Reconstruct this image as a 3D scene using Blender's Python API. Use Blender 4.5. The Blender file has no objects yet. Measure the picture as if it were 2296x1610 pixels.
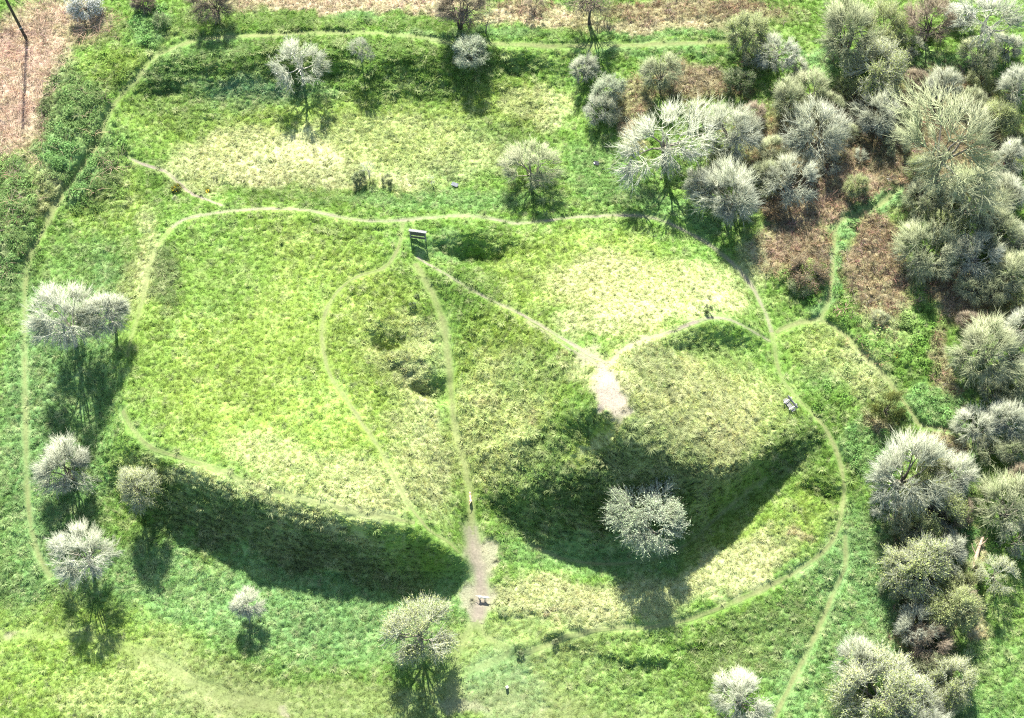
import bpy, math, random
import numpy as np
R = math.radians
scene = bpy.context.scene
col = scene.collection

# ------------------------------------------------------------------ camera
TILT = R(27.0)
HF = R(19.0)
DIST = 149.6
cd = bpy.data.cameras.new('camera'); cam = bpy.data.objects.new('camera', cd); col.objects.link(cam)
cam.rotation_euler = (TILT, 0, 0)
CAM = np.array([0.0, -DIST * math.sin(TILT), DIST * math.cos(TILT)])
cam.location = CAM
cd.sensor_fit = 'HORIZONTAL'; cd.angle = 2 * HF; cd.clip_start = 1.0; cd.clip_end = 3000
scene.camera = cam
# ------------------------------------------------------------------ sky, sun, exposure
SUN_EL, SUN_AZ = 42.0, -8.0
world = bpy.data.worlds.new('World'); scene.world = world; world.use_nodes = True
wn = world.node_tree.nodes; wl = world.node_tree.links
sky = wn.new('ShaderNodeTexSky'); sky.sky_type = 'NISHITA'; sky.sun_disc = False
sky.sun_elevation = R(SUN_EL); sky.sun_rotation = R(SUN_AZ)
wl.new(sky.outputs[0], wn['Background'].inputs[0]); wn['Background'].inputs[1].default_value = 0.085
sd = bpy.data.lights.new('sun', 'SUN'); sd.energy = 4.8; sd.angle = R(0.55); sd.color = (1.0, 0.965, 0.90)
sun = bpy.data.objects.new('sun', sd); col.objects.link(sun)
sun.rotation_euler = (R(-(90 - SUN_EL)), 0, R(-SUN_AZ)); sun.location = (0, 60, 80)
scene.view_settings.view_transform = 'Standard'; scene.view_settings.look = 'None'
scene.view_settings.exposure = 2.05; scene.view_settings.gamma = 1.0
scene.view_settings.use_curve_mapping = False
scene.cycles.use_denoising = False; scene.cycles.filter_width = 1.15; scene.cycles.max_bounces = 5; scene.cycles.diffuse_bounces = 3

# ------------------------------------------------------------------ survey helpers
FPX = 1148.0 / math.tan(HF)
FW = np.array([0, math.sin(TILT), -math.cos(TILT)]); UP = np.array([0, math.cos(TILT), math.sin(TILT)])
MPP = 0.0449
def at(u, v, z):
    """survey sheet point (u,v) at height z -> world x,y"""
    d = FW + np.array([1, 0, 0]) * ((u - 1148) / FPX) + UP * ((805 - v) / FPX)
    t = (z - CAM[2]) / d[2]
    p = CAM + d * t
    return float(p[0]), float(p[1])

def tag(o, label=None, cat=None, group=None, kind=None):
    if label: o['label'] = label
    if cat: o['category'] = cat
    if group: o['group'] = group
    if kind: o['kind'] = kind
    return o

# ------------------------------------------------------------------ noise
def _h(ix, iy, s):
    h = (ix.astype(np.int64) * 374761393 + iy.astype(np.int64) * 668265263 + s * 974634777) & 0xffffffff
    h = ((h ^ (h >> 13)) * 1274126177) & 0xffffffff
    h = ((h ^ (h >> 16)) * 2246822519) & 0xffffffff
    return ((h ^ (h >> 15)) & 0xffffff).astype(np.float32) / 16777215.0
def vnoise(x, y, s=0):
    ix = np.floor(x); iy = np.floor(y); fx = x - ix; fy = y - iy
    fx = fx * fx * (3 - 2 * fx); fy = fy * fy * (3 - 2 * fy)
    a = _h(ix, iy, s); b = _h(ix + 1, iy, s); c = _h(ix, iy + 1, s); d = _h(ix + 1, iy + 1, s)
    return (a + (b - a) * fx) * (1 - fy) + (c + (d - c) * fx) * fy
def fbm(x, y, s=0, o=4):
    r = 0; a = 0.5; n = 0
    for i in range(o):
        r = r + a * vnoise(x * 2 ** i + 17.3 * i, y * 2 ** i - 9.1 * i, s + i); n += a; a *= 0.5
    return r / n
def tufts(x, y, cell, s):
    """domes on a jittered grid: 0 in the gaps, 1 on a tuft's top"""
    gx = x / cell; gy = y / cell; ix = np.floor(gx); iy = np.floor(gy)
    best = np.zeros_like(x)
    for dx in (-1, 0, 1):
        for dy in (-1, 0, 1):
            cx = ix + dx; cy = iy + dy
            px = cx + _h(cx, cy, s); py = cy + _h(cx, cy, s + 1); rr = 0.55 + 0.5 * _h(cx, cy, s + 2)
            d2 = ((gx - px) ** 2 + (gy - py) ** 2) / (rr * rr)
            best = np.maximum(best, np.clip(1 - d2, 0, 1) * (0.5 + 0.5 * _h(cx, cy, s + 3)))
    return np.sqrt(best)

# ------------------------------------------------------------------ land form: breaklines (sheet u, v, height)
LINES = [
 [(-120,-60,3.4),(600,-60,4.0),(1200,-60,4.0),(2420,-60,4.0)],
 [(400,60,4.3),(700,45,4.3),(1010,60,4.3),(1330,70,4.3),(1650,60,4.4)],
 [(400,103,4.6),(560,80,4.9),(820,74,4.9),(1010,95,4.8),(1330,102,4.6),(1650,93,4.5),(1900,150,4.4),(2320,130,4.2)],
 [(330,150,4.3),(450,115,4.7),(600,112,4.9),(750,112,4.9),(900,112,4.8),(1050,115,4.7),(1190,115,4.6)],
 [(330,225,2.9),(450,225,2.7),(600,222,2.6),(750,222,2.6),(900,225,2.6),(1050,215,2.7),(1190,190,3.0),(1300,200,3.3)],
 [(400,300,2.4),(700,320,2.4),(1000,300,2.5),(1250,330,2.9)],
 [(450,420,2.7),(650,430,2.7),(800,440,2.8),(950,440,2.9),(1100,440,3.0),(1250,440,3.1)],
 [(385,510,4.5),(420,490,4.4),(500,475,4.3),(680,470,4.3),(820,495,4.2),(960,488,4.0),(1100,490,3.8),(1220,495,3.6),(1400,483,3.5),(1540,520,3.4),(1650,600,3.4),(1715,700,3.5),(1730,745,3.6)],
 [(385,510,4.6),(340,600,4.8),(315,700,4.9),(295,800,5.0),(280,900,5.0),(285,975,5.1)],
 [(450,600,4.3),(700,600,4.2)], [(450,850,4.6),(650,850,4.5)],
 [(285,985,5.2),(340,1010,5.4),(460,1062,5.6),(560,1095,5.6),(640,1118,5.6),(740,1140,5.5),(830,1165,5.2),(930,1195,4.6),(1000,1235,3.4),(1035,1262,1.5)],
 [(262,1100,0.3),(300,1158,0.0),(370,1185,-0.1),(460,1220,-0.2),(560,1250,-0.3),(660,1275,-0.3),(740,1290,-0.3),(850,1296,-0.3),(960,1290,-0.2),(1030,1285,0)],
 [(345,130,4.3),(255,235,3.7),(190,370,3.2),(90,530,2.6),(55,700,2.2),(55,1000,1.5),(66,1160,0.4),(115,1295,-0.3)],
 [(170,880,1.4),(190,1000,0.6),(200,1100,0.1)],
 [(240,800,3.2),(225,900,2.2),(235,1000,1.4)],
 [(230,620,2.9),(270,450,2.8)],
 [(200,200,4.2),(100,400,3.6),(20,560,3.0)], [(0,100,3.0),(40,300,2.9),(-60,560,2.4)],
 [(0,1350,-0.8),(300,1350,-0.8),(600,1380,-0.8),(850,1420,-0.8),(1000,1400,-0.5)],
 [(-80,1660,-1.2),(1100,1660,-1.0),(1700,1660,-0.5),(2400,1660,0.0)],
 [(900,560,4.2),(800,620,4.4),(735,690,4.5),(725,780,4.6),(780,900,4.7),(840,990,4.8),(900,1100,4.8),(950,1180,4.3)],
 [(950,600,3.9),(985,700,3.2),(1008,840,2.4),(1015,950,1.7),(1040,1050,1.1),(1055,1150,0.6),(1060,1250,0.2),(1075,1350,-0.2),(1070,1420,-0.4)],
 [(1040,800,3.2),(1048,950,2.4),(1078,1050,1.8),(1110,1120,0.9)],
 [(960,590,3.9),(1050,645,4.8),(1160,700,6.3),(1260,755,8.2),(1330,800,9.9),(1360,815,10.5)],
 [(1200,600,5.2),(1400,600,5.4),(1550,600,4.6)], [(1300,700,7.9),(1450,690,7.5),(1580,680,6.5)],
 [(1390,790,10.2),(1430,765,9.6),(1500,745,8.8),(1590,712,7.7),(1650,722,6.3),(1700,752,4.7)],
 [(1480,805,8.8),(1560,775,6.7),(1630,785,5.1),(1690,785,4.2)],
 [(1350,850,11.2),(1400,850,11.2),(1430,925,11.2),(1395,958,11.2),(1345,910,11.2),(1350,850,11.2)],
 [(1500,870,9.0),(1600,870,6.8),(1700,870,4.7),(1760,870,3.8)],
 [(1480,960,9.6),(1580,960,7.4),(1680,960,5.5),(1770,930,4.2)],
 [(1740,800,3.6),(1790,895,3.6),(1865,985,3.2),(1890,1080,2.6),(1870,1205,1.8),(1770,1290,1.2),(1620,1360,0.9),(1460,1405,0.6),(1300,1420,0.3),(1180,1465,0.0)],
 [(1440,985,10.3),(1500,1030,8.6),(1560,1050,7.2),(1620,1052,6.2),(1690,1025,5.0),(1760,985,4.3),(1830,955,3.5)],
 [(1640,1135,0.6),(1700,1085,1.2),(1770,1045,1.7),(1840,1002,2.4)],
 [(1300,930,9.6),(1340,930,10.8),(1395,972,11.0),(1440,980,10.6)],
 [(1280,995,7.2),(1330,990,8.0),(1385,985,8.8)], [(1270,955,7.6),(1330,955,8.6),(1380,975,9.2)],
 [(1150,850,5.7),(1250,850,8.0)], [(1150,950,5.0),(1250,915,7.5)], [(1120,1000,3.9),(1200,1000,5.9)],
 [(1100,1056,2.8),(1180,1062,4.7),(1250,1055,6.1),(1340,1030,7.2),(1400,1025,8.4)],
 [(1120,1140,0.6),(1180,1205,0.1),(1260,1243,0.0),(1350,1258,0.0),(1450,1250,0.0),(1540,1212,0.1),(1600,1160,0.4),(1640,1135,0.6)],
 [(1150,1300,0.2),(1250,1350,0.5),(1440,1350,0.6),(1600,1270,1.0),(1700,1190,1.4),(1800,1120,2.0)],
 [(1300,1480,-0.4),(1500,1480,-0.3),(1700,1450,0.1),(1900,1300,0.9)],
 [(1850,720,3.4),(1870,600,3.6),(1880,490,3.8),(2020,420,4.0)], [(1600,300,3.8),(2290,300,4.0)],
 [(2000,850,3.0),(2160,980,2.6)], [(2290,600,3.2),(2330,1000,2.2)], [(2000,1100,2.0),(2100,1300,1.0),(2000,1600,0.0)], [(2330,1300,0.8),(2330,1600,0.1)],
]
CX0, CY0, CS = -90.0, -70.0, 0.5
CNX, CNY = 361, 321
def solve_land():
    val = np.zeros((CNY, CNX)); cnt = np.zeros((CNY, CNX))
    for L in LINES:
        P = [at(u, v, z) + (z,) for u, v, z in L]
        for a, b in zip(P[:-1], P[1:]):
            n = max(2, int(math.hypot(b[0]-a[0], b[1]-a[1]) / 0.25))
            for t in np.linspace(0, 1, n):
                x = a[0] + (b[0]-a[0]) * t; y = a[1] + (b[1]-a[1]) * t; z = a[2] + (b[2]-a[2]) * t
                i = int(round((x - CX0) / CS)); j = int(round((y - CY0) / CS))
                if 0 <= i < CNX and 0 <= j < CNY:
                    val[j, i] += z; cnt[j, i] += 1
    fixed = cnt > 0
    val[fixed] /= cnt[fixed]
    # coarse to fine relaxation
    prev = None
    for st in (20, 10, 5, 2, 1):
        ny = (CNY - 1) // st + 1; nx = (CNX - 1) // st + 1
        if st == 1: v, f = val, fixed
        else:
            v = np.zeros((ny, nx)); f = np.zeros((ny, nx), bool)
            jj, ii = np.nonzero(fixed)
            J = np.minimum(np.round(jj / st).astype(int), ny - 1); I = np.minimum(np.round(ii / st).astype(int), nx - 1)
            s = np.zeros((ny, nx)); c = np.zeros((ny, nx))
            np.add.at(s, (J, I), val[jj, ii]); np.add.at(c, (J, I), 1)
            f = c > 0; v[f] = s[f] / c[f]
        if prev is None: g = np.full((ny, nx), v[f].mean())
        else:
            py = np.linspace(0, prev.shape[0] - 1, ny); px = np.linspace(0, prev.shape[1] - 1, nx)
            j0 = np.minimum(py.astype(int), prev.shape[0] - 2); i0 = np.minimum(px.astype(int), prev.shape[1] - 2)
            fy = (py - j0)[:, None]; fx = (px - i0)[None]
            g = (prev[j0][:, i0] * (1-fx) + prev[j0][:, i0+1] * fx) * (1-fy) + (prev[j0+1][:, i0] * (1-fx) + prev[j0+1][:, i0+1] * fx) * fy
        for _ in range(220):
            p = np.pad(g, 1, mode='edge')
            g = 0.25 * (p[:-2, 1:-1] + p[2:, 1:-1] + p[1:-1, :-2] + p[1:-1, 2:])
            g[f] = v[f]
        prev = g
    for _ in range(3):
        p = np.pad(g, 1, mode='edge')
        g = 0.5 * g + 0.125 * (p[:-2, 1:-1] + p[2:, 1:-1] + p[1:-1, :-2] + p[1:-1, 2:])
    return g
LAND = solve_land()
def land(x, y):
    gx = np.clip((np.asarray(x, float) - CX0) / CS, 0, CNX - 1.001); gy = np.clip((np.asarray(y, float) - CY0) / CS, 0, CNY - 1.001)
    i = gx.astype(int); j = gy.astype(int); fx = gx - i; fy = gy - j
    return (LAND[j, i] * (1-fx) + LAND[j, i+1] * fx) * (1-fy) + (LAND[j+1, i] * (1-fx) + LAND[j+1, i+1] * fx) * fy
# hollows and humps: u, v, half width, half depth (m), height
HUMPS = [(865,764,1.9,1.0,-1.9),(962,872,1.8,1.0,-1.6),(905,800,1.6,1.2,0.8),(930,690,1.2,1.5,0.6),(1065,562,3.4,1.4,-2.5),(1846,1108,2.0,1.0,-0.9),
 (372,200,1.6,0.8,-.8),(735,168,2.2,0.8,-.9),(1155,150,2.2,0.8,-1.0),(630,170,1.4,0.8,-.6),(1400,1462,1.8,0.7,0.6),(1460,1468,1.6,0.7,0.6),(1250,1425,1.2,0.7,0.6),(1175,1450,1.2,0.6,0.5),
 (1535,1440,1.4,0.6,0.4),(1320,1412,1.0,0.6,0.35),(1150,1075,1.0,0.4,-0.4),(1210,900,0.7,0.4,-0.25),(1100,1010,1.3,0.6,0.5),(1170,980,1.5,0.7,0.5),(1130,1090,1.4,0.6,0.5),(1240,970,1.0,0.5,-0.3),
 (900,130,1.8,0.8,0.5),(500,150,2.0,1.0,0.5),(840,150,1.6,0.9,0.4),(1000,150,2.0,1.0,0.4)]
def ground_raw(x, y):
    z = land(x, y); x = np.asarray(x, float); y = np.asarray(y, float)
    dxn = 1.9 * (fbm(x * .55, y * .55, 23, 2) - .5); dyn = 1.5 * (fbm(x * .55, y * .55, 27, 2) - .5)
    for u, v, a, b, h in HUMPS:
        px, py = HXY[(u, v)]; px = px + dxn; py = py + dyn
        z = z + h * np.exp(-((x - px) / a) ** 2 - ((y - py) / b) ** 2)
    return z
def G0(u, v, dz=0.0, f=land):
    z = 2.0
    for _ in range(12):
        x, y = at(u, v, z + dz); z = 0.5 * z + 0.5 * float(f(x, y))
    return x, y, z
HXY = {(u, v): G0(u, v)[:2] for u, v, a, b, h in HUMPS}
def G(u, v, dz=0.0): return G0(u, v, dz, ground_raw)

# ------------------------------------------------------------------ one sheet of ground, fine where it is seen
FS = 0.125
def axis(a, b, far):
    m = list(np.arange(a, b + 1e-6, FS)); s = FS; lo = []; hi = []; p = a
    while p > -far: s *= 1.25; p -= s; lo.append(p)
    s = FS; p = b
    while p < far: s *= 1.25; p += s; hi.append(p)
    return np.array(lo[::-1] + m + hi)
XS = axis(-62, 62, 900); YS = axis(-41, 51.5, 900)
X, Y = np.meshgrid(XS, YS)
NX, NY = len(XS), len(YS)
Z = ground_raw(X, Y)

# ---- zones of vegetation: kinds are true ground colours
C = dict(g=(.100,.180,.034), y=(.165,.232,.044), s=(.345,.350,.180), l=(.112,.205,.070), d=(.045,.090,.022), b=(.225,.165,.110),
         k=(.370,.280,.205), o=(.170,.146,.112), p=(.135,.150,.062), c=(.095,.195,.095), n=(.085,.080,.045), r=(.105,.155,.055))
COL = np.empty(X.shape + (3,), np.float32); COL[:] = C['g']
ROUGH = np.full(X.shape, 0.55, np.float32)      # 0 trodden .. 1 rank tussocks
BRACK = np.zeros(X.shape, np.float32); BRAM = np.zeros(X.shape, np.float32); REED = np.zeros(X.shape, np.float32)
wx = X + 2.6 * (fbm(X * .35, Y * .35, 5, 3) - .5) + 1.2 * (fbm(X * 1.4, Y * 1.4, 6, 2) - .5)
wy = Y + 2.6 * (fbm(X * .35, Y * .35, 15, 3) - .5) + 1.2 * (fbm(X * 1.4, Y * 1.4, 16, 2) - .5)
def win(px, py, r):
    i0, i1 = np.searchsorted(XS, (px - r, px + r)); j0, j1 = np.searchsorted(YS, (py - r, py + r))
    return slice(j0, j1), slice(i0, i1)
def zone(k, u, v, ru, rv, rot=0, s=1.0, rough=None, brack=None, bram=None, reed=None):
    px, py, _ = G(u, v)
    a = ru * MPP; b = rv * MPP * 1.1
    w = win(px, py, max(a, b) * 1.5 + 3)
    dx = wx[w] - px; dy = wy[w] - py; c_, s_ = math.cos(R(rot)), math.sin(R(rot))
    q = np.sqrt(((dx * c_ + dy * s_) / a) ** 2 + ((-dx * s_ + dy * c_) / b) ** 2)
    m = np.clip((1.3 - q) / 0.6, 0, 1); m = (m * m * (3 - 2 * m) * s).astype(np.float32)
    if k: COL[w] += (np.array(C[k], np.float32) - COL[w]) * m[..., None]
    for arr, val in ((ROUGH, rough), (BRACK, brack), (BRAM, bram), (REED, reed)):
        if val is not None: arr[w] += (val - arr[w]) * m
# broad areas (rot is counter-clockwise)
zone('y',600,760,330,290,0,.75,rough=.45); zone('g',480,600,130,120,0,.7,rough=.5); zone('g',330,820,60,140,0,.4)
zone('y',750,1020,170,110,-20,.6); zone('s',700,1060,190,55,-20,.45,rough=.5); zone('s',830,1090,80,60,-20,.4)
zone('l',150,900,120,420,0,.85,rough=.6); zone('l',60,1000,90,400,0,.6); zone('g',130,560,80,130,20,.6); zone('y',230,440,90,110,25,.6,rough=.35)
zone('s',335,560,26,120,12,.45,rough=.45); zone('s',300,640,40,70,0,.35)
zone('l',520,1330,330,90,-10,.85,rough=.55); zone('l',750,1400,250,90,0,.7,rough=.5); zone('y',480,1260,60,25,-30,.4)
zone('y',120,1480,260,110,0,.6,rough=.45); zone('s',330,1560,180,60,0,.25,rough=.35); zone('p',480,1530,200,50,-20,.5,rough=.2)
zone('p',800,1580,330,40,0,.55,rough=.18); zone('p',1200,1500,200,110,0,.55,rough=.2); zone('c',1130,1540,80,70,0,.35); zone('p',1300,1570,260,50,0,.5,rough=.25)
zone('g',1500,1500,230,70,10,.6,rough=.55); zone('l',1850,1420,110,210,-20,.8,rough=.65); zone('l',1930,1300,70,150,0,.7,rough=.7); zone('g',1690,1420,150,70,30,.6,rough=.85); zone('r',1700,1440,130,60,30,.5,rough=.9)
zone('l',2240,1550,110,110,0,.7,rough=.8); zone('g',2250,1480,90,90,0,.4,rough=.8)
# north field
zone('l',480,190,170,110,0,.6,rough=.85); zone('g',800,150,420,60,0,.7,rough=.95); zone('l',620,210,140,45,0,.7,rough=.8); zone('c',560,220,110,40,0,.7); zone('c',690,230,80,30,0,.4)
zone('y',760,300,420,90,0,.7,rough=.6); zone('s',560,350,160,70,0,.7,rough=.55); zone('s',700,330,60,45,-30,.6,rough=.3); zone('s',640,380,150,60,0,.6,rough=.5); zone('s',900,340,260,100,0,.4); zone('s',820,420,120,25,0,.6)
zone('y',1150,230,140,60,0,.7); zone('s',1180,230,60,40,0,.4); zone('s',1240,250,40,60,0,.5); zone('l',1100,300,80,40,0,.3)
zone('y',350,250,100,50,10,.35); zone('g',760,445,190,24,0,.9,rough=.9); zone('l',1000,455,250,28,0,.6,rough=.75); zone('l',1350,390,80,80,30,.5,rough=.6); zone('l',1500,470,120,30,-25,.6,rough=.6); zone('s',430,400,90,40,-35,.5)
zone('g',640,55,420,24,0,.9,rough=1); zone('l',1050,80,200,14,0,.7,rough=1); zone('l',1500,80,170,16,0,.6,rough=.7); zone('l',1480,115,200,14,0,.6,rough=.5)
zone('c',800,40,60,20,0,.4)
# motte
zone('y',1300,600,230,110,0,.75,rough=.6); zone('s',1450,640,210,90,-8,.7,rough=.6); zone('s',1380,720,120,50,0,.6,rough=.55); zone('s',1620,650,70,80,0,.45)
zone('y',1130,880,130,190,0,.8,rough=.9); zone('s',1130,930,100,130,0,.45,rough=.9); zone('s',1310,840,70,30,-30,.5,rough=.4); zone('g',1200,830,70,40,-20,.5,rough=.6)
zone('y',1550,880,200,130,0,.7,rough=.9); zone('s',1560,880,190,120,0,.5); zone('s',1480,840,100,60,0,.5,rough=.7); zone('s',1520,1000,160,60,0,.55,rough=1); zone('g',1590,800,100,30,0,.6); zone('r',1470,830,60,40,40,.5,rough=.9); zone('s',1640,930,70,60,0,.4)
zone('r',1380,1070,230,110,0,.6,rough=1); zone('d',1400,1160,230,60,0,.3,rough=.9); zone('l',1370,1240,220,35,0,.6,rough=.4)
zone('y',1330,990,60,22,8,.8,rough=.4); zone('s',1350,985,30,12,8,.5)
zone('s',1240,1340,130,45,-8,.75,rough=.75); zone('s',1430,1345,120,50,5,.65,rough=.7); zone('y',1700,1190,170,80,25,.7,rough=.55); zone('s',1650,1270,130,45,20,.7,rough=.6); zone('g',1700,1120,90,40,30,.5,rough=.35)
zone('b',1790,1200,26,14,0,.6); zone('g',1850,1090,45,35,0,.7,rough=.8); zone('r',1770,1010,60,40,30,.4,rough=.9)
# bank between bailey and ditch
zone('s',920,790,90,90,0,.55,rough=1); zone('s',950,1010,70,140,12,.6,rough=.85); zone('y',850,700,80,90,0,.6,rough=.45); zone('y',850,900,70,90,20,.4,rough=.7); zone('g',1000,820,25,170,0,.5,rough=.25); zone('l',980,560,60,35,0,.5,rough=.4); zone('g',1070,640,50,70,30,.6,rough=.9)
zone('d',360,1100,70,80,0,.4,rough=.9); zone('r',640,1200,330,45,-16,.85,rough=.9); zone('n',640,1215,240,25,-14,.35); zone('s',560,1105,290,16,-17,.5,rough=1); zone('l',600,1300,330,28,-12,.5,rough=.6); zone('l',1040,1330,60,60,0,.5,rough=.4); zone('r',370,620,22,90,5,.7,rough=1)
zone('d',980,560,30,20,0,.2)
# far left bank, reeds
zone('k',50,170,110,190,0,1,rough=.5,reed=1); zone('b',150,60,130,60,0,.5,reed=1); zone('b',90,300,40,120,0,.5,reed=.7); zone('k',170,30,80,50,0,.6,reed=1)
zone('r',180,300,80,190,24,.85,rough=.9,bram=.9,reed=.1); zone('l',150,380,60,100,25,.6,bram=.9); zone('r',30,480,60,150,10,.8,rough=.9,bram=.8,reed=.2); zone('b',110,430,30,60,0,.4); zone('y',260,150,80,50,0,.6,rough=.9,bram=.6,reed=0); zone('l',340,60,60,50,30,.7,bram=.8,reed=0); zone('l',0,620,60,90,30,.6,bram=.3,reed=0)
# top strip and wood floor
zone('k',780,8,330,30,0,.8,rough=.5,reed=.3); zone('k',1200,40,140,30,0,.7,reed=.2); zone('b',1180,15,70,25,0,.6,brack=.8); zone('b',1550,25,240,35,0,.75,rough=.6,brack=.7); zone('k',1430,60,160,20,0,.6); zone('k',1600,60,80,16,0,.5)
zone('b',1560,190,120,50,0,.6,rough=.7,brack=.5); zone('k',1560,180,60,40,0,.4); zone('b',1420,240,40,70,0,.6,brack=.6); zone('k',1420,300,30,40,0,.5)
zone('b',1960,330,330,140,0,.75,rough=.7,brack=.6); zone('n',2050,330,250,110,0,.4); zone('b',2130,210,130,70,0,.6,brack=.6); zone('k',1920,410,60,30,-30,.7,brack=.4); zone('b',1800,470,110,60,0,.8,brack=.9); zone('k',1740,560,60,50,0,.5,brack=.5); zone('s',1690,590,30,60,20,.5)
zone('b',1800,580,70,70,0,.8,rough=.8,brack=.9); zone('b',1970,600,75,120,0,.85,rough=.8,brack=.9); zone('n',2150,640,90,60,0,.8,brack=.6); zone('b',2190,680,120,60,0,.5,brack=.7); zone('l',1990,140,320,24,-2,.7,rough=.6,brack=.1); zone('l',1830,150,60,40,0,.6,brack=.1)
zone('g',1820,640,70,40,-30,.7,rough=.8,bram=.7); zone('g',1920,740,130,50,-30,.6,rough=.8,bram=.5,brack=.1); zone('s',1900,820,120,60,-40,.5,rough=1,bram=.3); zone('y',1830,790,60,60,-30,.5,rough=.9); zone('s',2000,730,50,50,0,.5); zone('g',2060,760,60,80,0,.6,bram=.8); zone('b',2120,830,25,90,0,.6,brack=.6); zone('l',2080,920,70,40,-10,.7,rough=.8,bram=.6); zone('l',1950,1010,60,60,0,.7,rough=.8,bram=.6)
zone('g',1860,900,40,50,-40,.5,rough=.8,bram=.4); zone('l',1840,850,40,40,0,.3)
zone('l',2170,1110,40,160,10,.7,rough=.6); zone('b',2110,1010,40,35,0,.7,brack=.6); zone('n',2060,1190,80,50,0,.6,brack=.5); zone('g',2240,1230,70,140,10,.6,rough=.9,bram=.4); zone('l',2170,1190,25,80,0,.7); zone('n',2060,1420,60,110,0,.7,brack=.3); zone('l',1970,1420,45,110,0,.7); zone('k',2190,1400,20,30,0,.6); zone('k',2185,1250,14,60,-15,.6); zone('b',1965,965,26,22,0,.7)
zone('n',2230,850,60,50,0,.5)
for u_, v_ in ((1840,712),(1857,680),(1864,640),(1868,600),(1871,560),(1878,515),(1900,490),(1935,478),(1970,460),(2000,438),(2022,420)): zone('l', u_, v_, 26, 22, 0, .9, rough=.6, brack=0.0, bram=.25)
for (u, v, a, b) in ((1205,925,10,9),(1260,800,10,8),(1240,1390,14,8),(1100,905,20,8)): zone('b', u, v, a, b, 0, .5)

ROUGH *= .62 + .85 * fbm(X * .13, Y * .13, 33, 3)      # grazed and rank patches
# natural mottling of the sward
n1 = fbm(X * .16, Y * .16, 31, 4)[..., None]; n2 = fbm(X * .8, Y * .8, 41, 3)[..., None]; n3 = fbm(X * 3.1, Y * 3.1, 51, 2)[..., None]
COL *= 1 + .55 * (n1 - .5) + .35 * (n2 - .5)
straw = np.clip((n2 - .55) * 5, 0, 1) * .16 + np.clip((n3 - .58) * 5, 0, 1) * .22
COL += (np.array(C['s'], np.float32) * .9 - COL) * straw * np.clip(1.1 - BRAM - BRACK, 0, 1)[..., None]
lush = np.clip((n1 * .5 + .5 * fbm(X * 1.7, Y * 1.7, 61, 3)[..., None] - .53) * 6, 0, 1) * .22
COL += (np.array(C['l'], np.float32) - COL) * lush

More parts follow.
